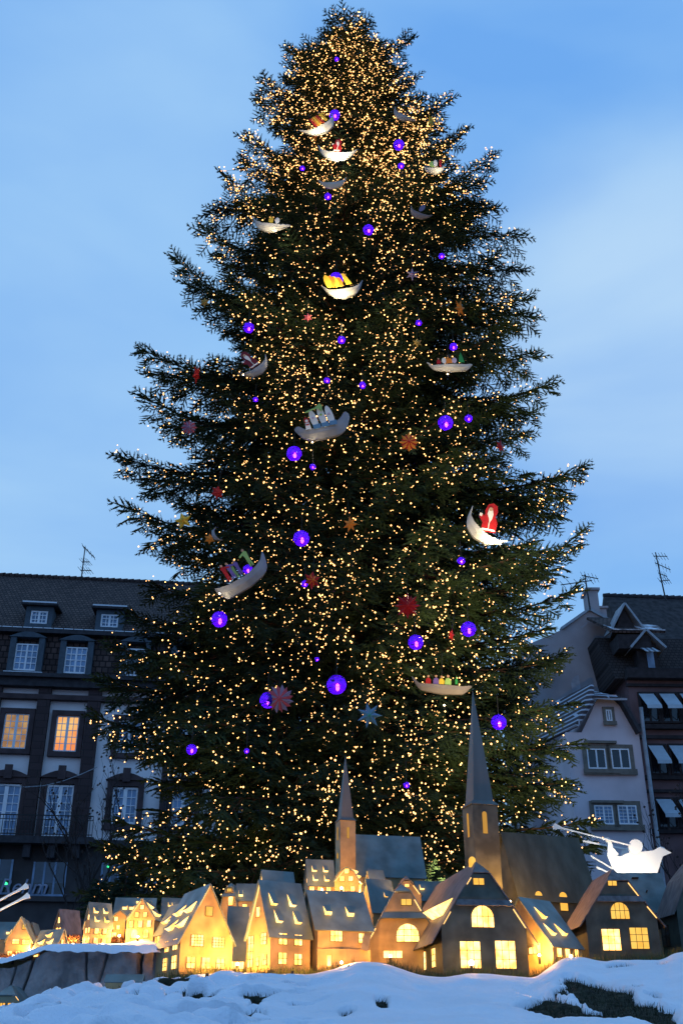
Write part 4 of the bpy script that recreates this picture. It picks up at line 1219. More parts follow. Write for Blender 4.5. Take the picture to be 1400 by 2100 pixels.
class House:
    def __init__(s, label, C, gdeg, side, w, L, eave, ridge, group="lantern houses of the model village", name="lantern_house", cat="model house",
                 wall=None, roof=None, oh=.03, fl=.05, kink=None, trunc=None, setback=0.0, wall2=None):
        s.C = Vector(C); g = rad(gdeg); s.dg = Vector((cos(g), sin(g), 0)); s.ds = Vector((cos(g + side*pi/2), sin(g + side*pi/2), 0))
        if not trunc: ridge = (ridge + s.C.z - CZ) * (s.C.y + w/2 * s.dg.y) / s.C.y + CZ - s.C.z
        s.w, s.L, s.e, s.h = w, L, eave, ridge
        s.root = empty(name, s.C, label, cat, group)
        s.Rm = roof or M_ROOF; s.Wm = wall or M_WALL
        half = w / 2
        # outline of the gable from eave to top as (offset from centre, z)
        s.pr = [(half, eave)] + ([kink] if kink else []) + ([trunc] if trunc else []) + ([(0, ridge)] if not trunc else [])
        s.trunc = trunc; s.setback = setback; s.oh = oh; s.fl = fl
        g_ = [(half - a, z) for a, z in s.pr] + [(half + a, z) for a, z in reversed(s.pr if trunc else s.pr[:-1])]
        poly = [(0, -.35)] + g_ + [(w, -.35)]
        MB().prism([s.P(a, 0, z) for a, z in poly], s.ds * L).build('wall', s.Wm, s.root)
        mb = MB(); T = .008
        full = s.pr + ([(0, ridge)] if trunc else [])
        for sg in (-1, 1):
            for i in range(len(full) - 1):
                (a0, z0), (a1, z1) = full[i], full[i+1]
                if i == 0:
                    v = Vector((a0 - a1, z0 - z1)).normalized() * fl; a0 += v.x; z0 += v.y
                up = .008
                A0, A1 = half + sg * a0, half + sg * a1
                f0 = -oh; f1 = -oh
                if trunc and i == len(full) - 2: f1 = setback
                mb.slab([s.P(A0, f0, z0 + up), s.P(A1, f1, z1 + up), s.P(A1, L + oh, z1 + up), s.P(A0, L + oh, z0 + up)], T)
        if trunc:
            a, z = trunc
            mb.slab([s.P(half - a, -oh, z + .008), s.P(half + a, -oh, z + .008), s.P(half, setback, ridge + .008)], T)
        s.roofo = mb.build('roof', s.Rm, s.root)
    def P(s, a, b, z):
        return s.dg * a + s.ds * b + Vector((0, 0, z))
    def quad(s, face, c, z0, ww, hh, off=.004, arch=False, n=10):
        """points of an opening on 'g' (gable) or 's' (side) face"""
        nrm = -s.ds if face == 'g' else -s.dg
        f = (lambda u, z: s.P(u, 0, z) + nrm * off) if face == 'g' else (lambda u, z: s.P(0, u, z) + nrm * off)
        p = [f(c - ww/2, z0), f(c + ww/2, z0)]
        if arch:
            r = min(ww / 2, hh); zs = z0 + hh - r
            p += [f(c + ww/2 * cos(pi * i / n), zs + r * sin(pi * i / n)) for i in range(n + 1)]
        else: p += [f(c + ww/2, z0 + hh), f(c - ww/2, z0 + hh)]
        return p, f, nrm
    def win(s, face, c, z0, ww, hh, cols=2, rows=2, arch=False, pane=None, bars=.0035):
        # frame lining (part) with the lit pane (sub-part)
        p, f, nrm = s.quad(face, c, z0, ww, hh, .0045, arch)
        mb = MB()
        if bars:
            for i in range(1, cols):
                u = c - ww/2 + ww * i / cols
                top = z0 + hh
                if arch:
                    r = min(ww/2, hh); k = abs(u - c) / (ww/2); top = z0 + hh - r + r * math.sqrt(max(0, 1 - k*k))
                q = [f(u - bars/2, z0), f(u + bars/2, z0), f(u + bars/2, top), f(u - bars/2, top)]; mb.prism(q, nrm * .004)
            for i in range(1, rows):
                z = z0 + hh * i / rows; hw = ww/2
                if arch:
                    r = min(ww/2, hh); zs = z0 + hh - r
                    if z > zs: hw = ww/2 * math.sqrt(max(0, 1 - ((z - zs)/r)**2))
                q = [f(c - hw, z - bars/2), f(c + hw, z - bars/2), f(c + hw, z + bars/2), f(c - hw, z + bars/2)]; mb.prism(q, nrm * .0035)
        t = .004
        for (u0_, u1_, za, zb) in [(c - ww/2 - t, c - ww/2, z0 - t, z0 + hh*(.5 if arch else 1)), (c + ww/2, c + ww/2 + t, z0 - t, z0 + hh*(.5 if arch else 1)), (c - ww/2, c + ww/2, z0 - t, z0)]:
            mb.prism([f(u0_, za), f(u1_, za), f(u1_, zb), f(u0_, zb)], nrm * .003)
        o = mb.build('window', M_BAR, s.root)
        g = MB(); g.prism(p, nrm * -.0025); g.build('pane', pane or M_PANE, o)
    def S(s, b, t, up=.0, sgn=-1):
        """point on the visible roof slope: b along the ridge, t from ridge (0) to eave (1), up along its normal"""
        full = s.pr + ([(0, s.h)] if s.trunc else [])
        zt = s.h + (s.e - s.h) * t
        aa = np.interp(zt, [q[1] for q in full], [q[0] for q in full])
        (a0, z0), (a1, z1) = full[0], full[-1]
        nn = (s.dg * (sgn * (z1 - z0)) + Vector((0, 0, 1)) * (a0 - a1)).normalized()
        return s.P(s.w/2 + sgn * float(aa), b, zt + .012) + nn * up, nn
    def dormer(s, b, t0, t1, wd, lift, sgn=-1, both=True):
        """flap of roof tin bent up from its top edge; the lit opening shows under and beside it"""
        A, nn = s.S(b - wd/2, t0, .002, sgn); B, _ = s.S(b + wd/2, t0, .002, sgn)
        C0, _ = s.S(b - wd/2, t1, .001, sgn); D0, _ = s.S(b + wd/2, t1, .001, sgn)
        C1, D1 = C0 + nn * lift, D0 + nn * lift
        mb = MB(); ov = (C1 - A) * .06
        mb.slab([A, B, D1 + ov, C1 + ov], .004)
        o = mb.build('dormer', s.Rm, s.root)
        g = MB(); i = .002
        g.slab([C0, D0, D1 - nn*i, C1 - nn*i], .0015); g.slab([A, C0, C1 - nn*i], .0015); g.slab([B, D1 - nn*i, D0], .0015)
        g.build('dormer_window', M_PANE, o)
    def hole(s, b, t, r, sgn=-1):
        c, nn = s.S(b, t, .0, sgn); u = s.ds; v = nn.cross(u).normalized()
        MB().prism([c + u * (r * cos(2*pi*k/10)) + v * (r * 1.2 * sin(2*pi*k/10)) for k in range(10)], nn * .0015).build('peephole', M_GAP, s.root)
    def gap(s, segs, wd=.008):
        """thin line of light where roof and gable tin do not quite meet; segs = (sign, t_from, t_to) up the slope"""
        for sg, t0, t1 in segs:
            mb = MB()
            full = s.pr
            zs = [q[1] for q in full]; as_ = [q[0] for q in full]
            zA = s.e + (zs[-1] - s.e) * t0; zB = s.e + (zs[-1] - s.e) * t1
            aA = float(np.interp(zA, zs, as_)); aB = float(np.interp(zB, zs, as_))
            p = [s.P(s.w/2 + sg*aA, -.004, zA), s.P(s.w/2 + sg*aB, -.004, zB), s.P(s.w/2 + sg*(aB - wd), -.004, zB - wd*.5), s.P(s.w/2 + sg*(aA - wd), -.004, zA - wd*.5)]
            mb.prism(p, -s.ds * .002)
            mb.build('light_gap', M_GAP, s.root)
    def pent(s, z0, z1, a0, a1, out=.035):
        """pent roof strip across the gable"""
        h = s.w / 2; mb = MB()
        mb.slab([s.P(h - a0, -out - .012, z0), s.P(h + a0, -out - .012, z0), s.P(h + a1, -.012, z1), s.P(h - a1, -.012, z1)], .006)
        mb.build('pent_roof', s.Rm, s.root)

def hz(Y, base, *rows):
    zb = float(py_to_z(base, Y)); return [float(py_to_z(r, Y)) - zb for r in rows]
def m_(py, Y): return mpp(py, Y)

# ---- big dark-fronted house (front right)
Y = 8.75; k = mpp(1900, Y)
e, z2, z3, r = hz(Y, 1987, 1900, 1853, 1790, 1768)
B1 = House("big dark green half-hipped house with arched window nearest the front", at(908, 1987, Y), 9, 1, 180*k, 1.45, e, r + .02, wall=M_WALLD, roof=M_ROOFW,
           kink=(61*k, z2), trunc=(18*k, z3), setback=.12, fl=.16, oh=.02)
B1.win('g', 58*k, 2*k, 42*k, 50*k, 3, 3); B1.win('g', 132*k, 2*k, 42*k, 52*k, 3, 3)
B1.win('g', 88*k, 80*k, 47*k, 42*k, 4, 2, arch=True, pane=M_PANE); B1.win('g', 84*k, 163*k, 23*k, 13*k, 2, 1, pane=M_PANEY)
B1.pent(z2 - 4*k, z2 + 9*k, 62*k, 54*k, .05)
B1.win('s', .28, 8*k, .11, 36*k, 2, 3); B1.win('s', .62, 8*k, .13, 36*k, 2, 3)
B1.dormer(.34, .56, .82, .36, .10); B1.hole(.52, .12, .012); B1.gap([(-1, .05, .28), (1, 0, .35), (-1, .8, .93)], .008)
c = B1.P(B1.w/2 - .02, .16, r + .045)
MB().prism([c + Vector((.028*cos(pi*i/8), 0, .032*sin(pi*i/8))) for i in range(9)] + [c + Vector((-.028, 0, -.05)), c + Vector((.028, 0, -.05))], (0, .02, 0)).build('ridge_tab', M_PANEY, B1.root)

# ---- dark house at right
Y = 9.3; k = mpp(1900, Y)
e, z2, z3 = hz(Y, 1952, 1882, 1846, 1808)
r = hz(Y, 1952, 1781)[0]
B2 = House("black-green half-hipped house with arched window right of the teal roof", at(1207, 1952, Y), 2, 1, 148*k, .75, e, r, wall=M_WALLD, roof=M_ROOFW,
           kink=(48*k, z2), trunc=(22*k, z3), setback=.11, fl=.10, oh=.02)
B2.win('g', 48*k, 3*k, 37*k, 40*k, 3, 3); B2.win('g', 106*k, 6*k, 37*k, 40*k, 3, 3, pane=M_PANEY)
B2.win('g', 72*k, 63*k, 38*k, 32*k, 4, 2, arch=True, pane=M_PANEY); B2.win('g', 63*k, 128*k, 18*k, 11*k, 2, 1, pane=M_PANEY)
B2.pent(z2 - 4*k, z2 + 8*k, 50*k, 44*k, .04); B2.gap([(1, .0, .32), (1, .55, .98)], .007)

# ---- low teal roof with three dormers
Y = 8.95; k = mpp(1900, Y)
e, r = hz(Y, 1953, 1938, 1842)
T1 = House("low house with teal roof and three glowing dormer slits", at(1133, 1953, Y), 133, -1, 150*k, 100*k, e, r, fl=.03, oh=.02)
T1.win('g', .17, 0, .12, 20*k, 3, 1); T1.win('g', .34, .01, .12, 28*k, 2, 2)
T1.win('s', 20*k, -8*k, 16*k, 17*k, 1, 1, bars=0); T1.win('s', 48*k, -8*k, 16*k, 17*k, 1, 1, bars=0); T1.win('s', 79*k, -12*k, 12*k, 22*k, 2, 1)
T1.dormer(33*k, .20, .46, 12*k, .035); T1.dormer(24*k, .56, .82, 12*k, .035); T1.dormer(64*k, .54, .80, 13*k, .035)
T1.hole(30*k, .10, .008); T1.gap([(-1, .55, .95), (1, .1, .3)], .007)

# ---- orange gabled house
Y = 8.8; k = mpp(1900, Y)
e, r = hz(Y, 1987, 1926, 1815)
O1 = House("tall gabled house glowing orange with four dormer slits in blue roof", at(367, 1987, Y), 25, 1, 112*k, .66, e, r, fl=.05, oh=.015)
for c in (24, 56, 87): O1.win('g', c*k, 2*k, 17*k, 21*k, 2, 2)
O1.win('g', 35*k, 44*k, 25*k, 21*k, 4, 4); O1.win('g', 81*k, 42*k, 25*k, 20*k, 4, 4); O1.win('g', 57*k, 103*k, 15*k, 18*k, 1, 1, bars=0, pane=M_PANEY)
O1.win('s', .13, 2*k, .12, 25*k, 2, 2); O1.win('s', .38, 2*k, .10, 24*k, 2, 3); O1.win('s', .13, 38*k, .11, 21*k, 2, 2); O1.win('s', .36, 38*k, .10, 21*k, 2, 3)
for b in (.17, .45):
    O1.dormer(b, .30, .50, .13, .045); O1.dormer(b, .58, .78, .13, .045)
O1.hole(.28, .07, .011); O1.gap([(1, .0, .12), (-1, .6, .98)], .006)
# its rear neighbour
Y = 9.7; k = mpp(1900, Y)
e, r = hz(Y, 1950, 1908, 1850)
O2 = House("low house tucked behind the left of the orange gabled house", at(352, 1950, Y), 30, 1, 60*k, .42, e, r, fl=.03, oh=.015)
O2.dormer(.12, .45, .70, .09, .035); O2.dormer(.28, .45, .72, .09, .035); O2.win('s', .10, -.0, .07, .07, 2, 1); O2.win('s', .30, -.0, .07, .07, 2, 1); O2.win('s', .32, .09, .06, .05, 1, 1)

# ---- narrow roof between
Y = 9.35; k = mpp(1900, Y)
e, r = hz(Y, 1985, 1969, 1861)
N1 = House("narrow house with plain steep roof between the two gabled houses", at(466, 1985, Y), 98, -1, 1.0*92*k, 40*k, e, r, fl=.02, oh=.01)
N1.win('s', 18*k, -2*k, 30*k, 15*k, 6, 1)

# ---- tall house with four dormers (centre)
Y = 8.7; k = mpp(1900, Y)
e, r = hz(Y, 1979, 1917, 1807)
C1 = House("tall pale-roofed house with four dormers left of the centre", at(553, 1979, Y), 124, -1, 98*k, 96*k, e, r, fl=.03, oh=.02)
for zz in (3, 40):
    C1.win('s', 29*k, zz*k, 19*k, 21*k, 2, 2); C1.win('s', 66*k, zz*k, 18*k, 20*k, 2, 2)
C1.win('g', 20*k, 1*k, 15*k, 20*k, 2, 2); C1.win('g', 48*k, 1*k, 13*k, 18*k, 2, 2); C1.win('g', 78*k, 0*k, 22*k, 60*k, 2, 4)
C1.win('g', 26*k, 40*k, 22*k, 22*k, 2, 3); C1.win('g', 52*k, 96*k, 15*k, 19*k, 1, 1, bars=0)
for b in (20, 66):
    C1.dormer(b*k, .24, .48, 13*k, .04); C1.dormer((b + 5)*k, .56, .80, 13*k, .04)
C1.hole(40*k, .10, .011); C1.hole(70*k, .10, .011); C1.gap([(1, .0, .96)], .016)
# annex behind with a higher ridge
Y = 9.5; k = mpp(1900, Y)
e, r = hz(Y, 1960, 1900, 1786)
C2 = House("house with highest pale ridge rising behind the tall centre house", at(552, 1960, Y), 118, -1, 86*k, 66*k, e, r, fl=.03, oh=.02)
C2.hole(30*k, .08, .010); C2.gap([(1, .55, .97)], .010); C2.win('g', 50*k, 108*k, 8*k, 8*k, 1, 1, bars=0); C2.win('g', 62*k, 70*k, 9*k, 20*k, 1, 1, bars=0)

# ---- long house with two dormers
Y = 8.85; k = mpp(1900, Y)
e, r = hz(Y, 1984, 1904, 1828)
L1 = House("long low house with two roof slits and glowing lower wall", at(651, 1984, Y), 106, -1, .55, 112*k, e, r, fl=.03, oh=.03)
L1.win('s', 39*k, 50*k, 24*k, 20*k, 3, 2); L1.win('s', 95*k, 48*k, 16*k, 18*k, 2, 2); L1.win('s', 22*k, 2*k, 16*k, 20*k, 2, 2); 
L1.dormer(28*k, .44, .68, 13*k, .04); L1.dormer(76*k, .44, .70, 13*k, .04); L1.hole(36*k, .07, .008)
mb = MB(); prv = None   # swelling lower wall, folded from one sheet
for i in range(9):
    t = i / 8; x = (-2 + 112 * t) * k; d = -.02 - .06 * sin(pi * t)
    cur = (L1.P(d, x, -.3), L1.P(d, x, 34*k), L1.P(-.004, x, 36*k))
    if prv:
        mb.slab([prv[0], cur[0], cur[1], prv[1]], .004); mb.slab([prv[1], cur[1], cur[2], prv[2]], .004)
    prv = cur
mb.build('wall_skirt', M_WALL, L1.root)
L1.win('s', 23*k, 2*k, 16*k, 20*k, 2, 2)
p, f, nrm = L1.quad('s', 24*k, 2*k, 16*k, 20*k, .058)
L1w = MB(); L1w.prism(p, nrm * .003); L1w.build('pane', M_PANE, L1.root)
mb = MB(); a, n_ = L1.S(100*k, 1.05, .0); mb.slab([a, a + L1.ds*.06, a + L1.ds*.0 + L1.dg*-.08 + Vector((0, 0, -.16)), a - L1.ds*.06 + L1.dg*-.08 + Vector((0, 0, -.15))], .003); mb.build('bent_flap', M_WALL, L1.root)

# ---- tan half-hipped house (centre right)
Y = 9.35; k = mpp(1900, Y)
e, z2, z3 = hz(Y, 1970, 1924, 1880, 1830)
r = hz(Y, 1970, 1812)[0]
H3 = House("tan half-hipped house with half-round window partly behind the big roof", at(758, 1970, Y), 2, 1, 140*k, .9, e, r, kink=(45*k, z2), trunc=(17*k, z3), setback=.10, fl=.05, oh=.015)
H3.win('g', 47*k, 5*k, 38*k, 13*k, 3, 1); H3.win('g', 78*k, 36*k, 46*k, 34*k, 3, 3, arch=True); H3.win('g', 77*k, 106*k, 21*k, 12*k, 2, 1, pane=M_PANEY)
H3.pent(z2 - 4*k, z2 + 8*k, 47*k, 41*k, .04); H3.gap([(-1, .0, .22), (1, .6, .85)], .008)

# ---- small house on the ridge with four dormers
Y = 10.4; k = mpp(1800, Y)
e, r = hz(Y, 1845, 1816, 1764)
S1 = House("small upper house with four tiny dormers left of the slim church tower", at(632, 1845, Y), 104, -1, 40*k, 55*k, e, r, fl=.015, oh=.01)
for b in (14, 38):
    S1.dormer(b*k, .26, .50, 9*k, .035); S1.dormer((b + 1)*k, .62, .86, 9*k, .035)
for b in (7, 24, 42): S1.win('s', b*k, 12*k, 9*k, 13*k, 2, 1)
S1.win('g', 10*k, 34*k, 6*k, 9*k, 1, 1, bars=0); S1.hole(28*k, .1, .008)
# ---- gabled house right of it
Y = 10.2; k = mpp(1800, Y)
e, r = hz(Y, 1835, 1806, 1780)
S2 = House("small round-shouldered house with five bright windows under the slim tower", at(735, 1835, Y), 172, -1, 49*k, 36*k, e, r, fl=.02, oh=.012, kink=(15*k, hz(Y, 1835, 1788)[0]))
for c, zz in ((24, 40), (16, 25), (34, 25), (12, 5), (34, 5)): S2.win('g', c*k, (zz+2)*k, 9*k, 9*k, 1, 1, bars=0)
S2.dormer(12*k, .15, .5, 10*k, .03); S2.dormer(24*k, .55, .8, 8*k, .03); S2.gap([(1, .0, .9)], .008)
# ---- grey roofs between church and tan house
Y = 9.9; k = mpp(1850, Y)
e, r = hz(Y, 1930, 1868, 1804)
S3 = House("grey steep roofed house with a torn flap right of the long house", at(765, 1930, Y), 112, -1, 60*k, 52*k, e, r, fl=.03, oh=.015)
S3.dormer(36*k, .42, .58, 7*k, .012); S3.hole(40*k, .02, .004); S3.gap([(1, .1, .8)], .006)
Y = 10.5; k = mpp(1800, Y)
e, r = hz(Y, 1840, 1812, 1785)
S4 = House("tiny house with plain grey roof in front of the small nave", at(760, 1840, Y), 110, -1, 30*k, 32*k, e, r, fl=.02, oh=.01); S4.hole(18*k, .18, .006)
Y = 10.3; k = mpp(1820, Y)
e, z2, z3 = hz(Y, 1850, 1836, 1820, 1806); r = hz(Y, 1850, 1796)[0]
S5 = House("small bronze-tinted half-hipped house before the nave wall", at(806, 1850, Y), 5, 1, 58*k, .4, e, r, roof=M_ROOFW, kink=(18*k, z2), trunc=(6*k, z3), setback=.05, fl=.02, oh=.01)
S5.win('g', 29*k, 30*k, 8*k, 5*k, 2, 1); S5.gap([(1, .1, .7)], .008)
Y = 10.6; k = mpp(1820, Y)
e, r = hz(Y, 1860, 1846, 1809)
S6 = House("teal roofed house half hidden left of the big front roof", at(856, 1860, Y), 96, -1, 40*k, 60*k, e, r, fl=.02, oh=.01); S6.dormer(12*k, .2, .5, 8*k, .03)

# ---- back left
Y = 10.6; k = mpp(1840, Y)
e, z2, z3 = hz(Y, 1880, 1858, 1840, 1822); r = hz(Y, 1880, 1812)[0]
Bk = House("half-hipped house with one arched and one square window behind the narrow roof", at(452, 1880, Y), -8, 1, 33*k, .3, e, r, kink=(13*k, z2), trunc=(6*k, z3), setback=.05, fl=.03, oh=.01)
Bk.win('g', 20*k, 22*k, 9*k, 18*k, 1, 1, arch=True, bars=0); Bk.win('g', 16*k, 48*k, 8*k, 6*k, 2, 1, pane=M_PANEY); Bk.pent(z2 + 0*k, z2 + 6*k, 15*k, 12*k, .03)
e, r = hz(Y, 1875, 1846, 1814)
Bk2 = House("low wing with a dormer and square window right of the arched window house", at(484, 1875, Y + .03), 96, -1, 40*k, 40*k, e, r, fl=.02, oh=.01)
Bk2.win('s', 17*k, 10*k, 9*k, 9*k, 1, 1, bars=0); Bk2.dormer(8*k, .45, .85, 8*k, .035)
MB().box((-.06, -.10, -.3), (.30, .4, .0)).build('snow_bank', M_SNOW, Bk2.root)

# ---- left terrace houses
Y = 9.9; k = mpp(1920, Y)
e, r = hz(Y, 1966, 1929, 1882)
W1 = House("leftmost gabled house glowing yellow at the frame edge", at(8, 1966, Y), 6, 1, 50*k, .40, e, r, fl=.03, oh=.015)
for c, zz, ww in ((11, 5, 9), (27, 5, 9), (20, 28, 13), (40, 27, 14), (33, 56, 7)): W1.win('g', c*k, zz*k, ww*k, 9*k, 2, 2, pane=M_PANE if zz < 50 else M_PANEY, bars=.002)
for b in (.06, .16, .27): W1.win('s', b, 5*k, .055, 9*k, 2, 2, bars=.002); W1.win('s', b, 24*k, .05, 9*k, 2, 2, bars=.002)
W1.dormer(.12, .55, .8, .08, .03); W1.dormer(.30, .62, .85, .08, .03)
Y = 10.3; k = mpp(1920, Y)
e, r = hz(Y, 1950, 1915, 1893)
W1b = House("small yellow-lit annex gable behind the leftmost house", at(50, 1950, Y), 0, 1, 18*k, .2, e, r, fl=.02, oh=.01); W1b.win('g', 11*k, 20*k, 5*k, 5*k, 1, 1, bars=0)
Y = 10.1; k = mpp(1920, Y)
e, r = hz(Y, 1960, 1925, 1893)
W0 = House("cropped house with blue-grey roof at the very left edge behind", at(-20, 1960, Y), 95, -1, 50*k, 44*k, e, r, fl=.02, oh=.01); W0.dormer(30*k, .5, .8, 8*k, .03)
Y = 9.75; k = mpp(1920, Y)
e, r = hz(Y, 1962, 1944, 1907)
W2 = House("low blue-roofed house with three glowing dormers on the terrace", at(113, 1962, Y), 62, 1, 36*k, 60*k, e, r, fl=.02, oh=.01)
W2.dormer(30*k, .18, .46, 9*k, .04); W2.dormer(43*k, .55, .85, 9*k, .04); W2.dormer(20*k, .55, .85, 9*k, .04); W2.hole(17*k, .07, .005)
W2.win('g', 12*k, 3*k, 5*k, 11*k, 1, 1, bars=0); W2.win('g', 22*k, 3*k, 5*k, 11*k, 1, 1, bars=0); W2.win('g', 16*k, 24*k, 6*k, 9*k, 1, 1, bars=0); W2.win('s', 50*k, 2*k, 12*k, 12*k, 1, 1, bars=0)
Y = 10.5; k = mpp(1920, Y)
e, r = hz(Y, 1945, 1922, 1866)
W3 = House("house with plain brownish roof and three round-headed gable windows", at(127, 1945, Y), 135, -1, 44*k, 42*k, e, r, roof=M_ROOFW, fl=.02, oh=.015)
W3.win('g', 12*k, 28*k, 10*k, 13*k, 1, 1, arch=True, bars=0); W3.win('g', 25*k, 28*k, 10*k, 13*k, 1, 1, arch=True, bars=0); W3.win('g', 20*k, 50*k, 8*k, 11*k, 1, 1, bars=0)
W3.win('s', 9*k, 6*k, 12*k, 8*k, 2, 1); W3.win('s', 24*k, 3*k, 8*k, 8*k, 1, 1); W3.hole(22*k, .08, .006)
Y = 9.95; k = mpp(1920, Y)
e, r = hz(Y, 1940, 1902, 1852)
W4 = House("upright terrace house with a two by two grid of dormers", at(184, 1940, Y), 124, -1, 42*k, 45*k, e, r, fl=.015, oh=.012)
for zz in (6, 24):
    for b in (12, 30): W4.win('s', b*k, zz*k, 9*k, 10*k, 1, 1, bars=0)
for c in (7, 17, 27): W4.win('g', c*k, 6*k, 7*k, 12*k, 1, 1, arch=True, bars=0)
for c in (9, 24): W4.win('g', c*k, 26*k, 9*k, 10*k, 1, 1, bars=0)
W4.win('g', 18*k, 52*k, 7*k, 10*k, 1, 1, arch=True, bars=0)
for b in (11, 32):
    W4.dormer(b*k, .22, .46, 8*k, .035); W4.dormer((b+1)*k, .58, .82, 8*k, .035)
W4.hole(20*k, .07, .006); W4.gap([(1, .0, .3)], .006)
Y = 10.3; k = mpp(1900, Y)
e, r = hz(Y, 1932, 1878, 1868)
W5 = House("slim annex with pointed gable glowing yellow beside the dormer grid house", at(229, 1932, Y), 8, 1, 24*k, .15, e, r, fl=.012, oh=.008)
W5.win('g', 5*k, 40*k, 7*k, 8*k, 1, 1, bars=0); W5.win('g', 11*k, 24*k, 7*k, 8*k, 1, 1, bars=0); W5.win('g', 4*k, 9*k, 9*k, 9*k, 1, 1, bars=0)
Y = 10.9; k = mpp(1860, Y)
e, r = hz(Y, 1930, 1876, 1843)
W6 = House("wide blue-grey roofed house behind the terrace with roof slits", at(229, 1930, Y), 96, -1, 60*k, 80*k, e, r, fl=.02, oh=.012)
W6.dormer(20*k, .5, .75, 9*k, .035); W6.dormer(34*k, .5, .75, 9*k, .035); W6.win('s', 22*k, 32*k, 6*k, 18*k, 1, 1, bars=0); W6.dormer(46*k, .12, .36, 8*k, .03)
Y = 10.1; k = mpp(1900, Y)
e, z2, r = hz(Y, 1926, 1884, 1864, 1844)
W7 = House("gable-fronted house with arched doorway and six windows on the terrace", at(314, 1926, Y), 168, -1, 60*k, 45*k, e, r, fl=.03, oh=.015)
W7.win('g', 41*k, 2*k, 15*k, 18*k, 1, 1, arch=True, bars=0); W7.win('g', 16*k, 3*k, 10*k, 16*k, 2, 2, arch=True, bars=.002)
for c in (11, 30, 50): W7.win('g', c*k, 23*k, 9*k, 13*k, 1, 1, bars=0)
for c in (21, 39): W7.win('g', c*k, 43*k, 8*k, 9*k, 1, 1, bars=0)
W7.win('g', 29*k, 58*k, 8*k, 8*k, 1, 1, bars=0)
W7.dormer(12*k, .22, .55, 8*k, .03); W7.dormer(14*k, .62, .92, 9*k, .03); W7.dormer(28*k, .62, .9, 8*k, .03); W7.gap([(1, .0, .9)], .007)
Y = 10.7; k = mpp(1860, Y)
e, r = hz(Y, 1920, 1880, 1843)
W8 = House("small pale roof with twin slits left of the orange house", at(330, 1920, Y), 105, -1, 30*k, 44*k, e, r, fl=.02, oh=.01)
W8.dormer(14*k, .25, .5, 5*k, .03); W8.dormer(22*k, .25, .5, 5*k, .03)

# ---- far right houses
Y = 10.2; k = mpp(1840, Y)
e, r = hz(Y, 1930, 1868, 1792)
R1 = House("pale house with wide teal roof under the glowing angels", at(1288, 1930, Y), 92, -1, 75*k, 92*k, e, r, fl=.03, oh=.02, wall=mat("cream_tin", (.50, .44, .33), rough=.6, var=.15))
R1.win('s', 63*k, 40*k, 12*k, 17*k, 2, 2, pane=M_GLASSD); 
mb = MB(); q, nn = R1.S(30*k, .18); mb.slab([q, q + R1.ds*14*k, q + R1.ds*14*k + nn*.03, q + nn*.03], .003)
q, nn = R1.S(52*k, .55); mb.slab([q, q + R1.ds*3*k, q + R1.ds*3*k + nn*.04, q + nn*.04], .003); mb.build('roof_flap', M_BAR, R1.root)
mb = MB(); q = R1.P(-.01, 52*k, 34*k); mb.slab([q, q + R1.ds*26*k + R1.dg*-.02, q + R1.ds*38*k + R1.dg*-.12 + Vector((0,0,-14*k)), q + R1.dg*-.12 + Vector((0,0,-14*k))], .004); mb.build('porch_roof', M_ROOFW, R1.root)
Y = 9.5; k = mpp(1850, Y)
e, z2, z3 = hz(Y, 1945, 1860, 1800, 1750); r = hz(Y, 1945, 1722)[0]
R2 = House("large dark house cropped by the right edge of the view", at(1397, 1945, Y), 6, 1, 200*k, .40, e, r, wall=M_WALLD, roof=M_ROOFW, kink=(70*k, z2), trunc=(22*k, z3), setback=.12, fl=.08, oh=.02)
R2.win('g', 120*k, 4*k, 42*k, 50*k, 3, 3); R2.win('s', .3, 10*k, .16, 40*k, 2, 2, pane=M_GLASSD)

# ---- low left corner, in front of the rock wall
Y = 8.9; k = mpp(2050, Y)
e, z2, z3 = hz(Y, 2095, 2070, 2055, 2043); r = hz(Y, 2095, 2022)[0]
K1 = House("small olive-green house in the bottom left corner below the rock wall", at(-35, 2095, Y), 2, 1, 82*k, .4, e, r, wall=mat("olive_tin", (.20, .20, .13), rough=.6, var=.15), kink=(30*k, z2), trunc=(20*k, z3), setback=.10, fl=.02, oh=.015)
K1.win('g', 53*k, 24*k, 13*k, 10*k, 2, 1, pane=M_PANEY); K1.win('g', 36*k, 24*k, 10*k, 10*k, 2, 1, pane=M_PANEY); K1.gap([(-1, .7, 1.0), (1, .7, 1.0)], .004)
Y = 9.0; k = mpp(2000, Y)
e, r = hz(Y, 2040, 2015, 2001)
K2 = House("sunken house showing only its pale ridge over the snow", at(214, 2040, Y), 92, -1, 30*k, 74*k, e, r, fl=.01, oh=.01); K2.gap([(1, .2, 1)], .012)
mb = MB(); mb.slab([K2.P(15*k, 0, r+.012), K2.P(15*k, 74*k, r+.012), K2.P(12*k, 74*k, r+.004), K2.P(12*k, 0, r+.004)], .003); mb.build('ridge_light', M_GAP, K2.root)
e, r = hz(Y, 2060, 2040, 2030)
K3 = House("roof tip of a buried house just breaking the snow line", at(100, 2060, Y - .2), 20, 1, 22*k, .15, e, r, fl=.01, oh=.01); K3.gap([(-1, .3, 1)], .008)

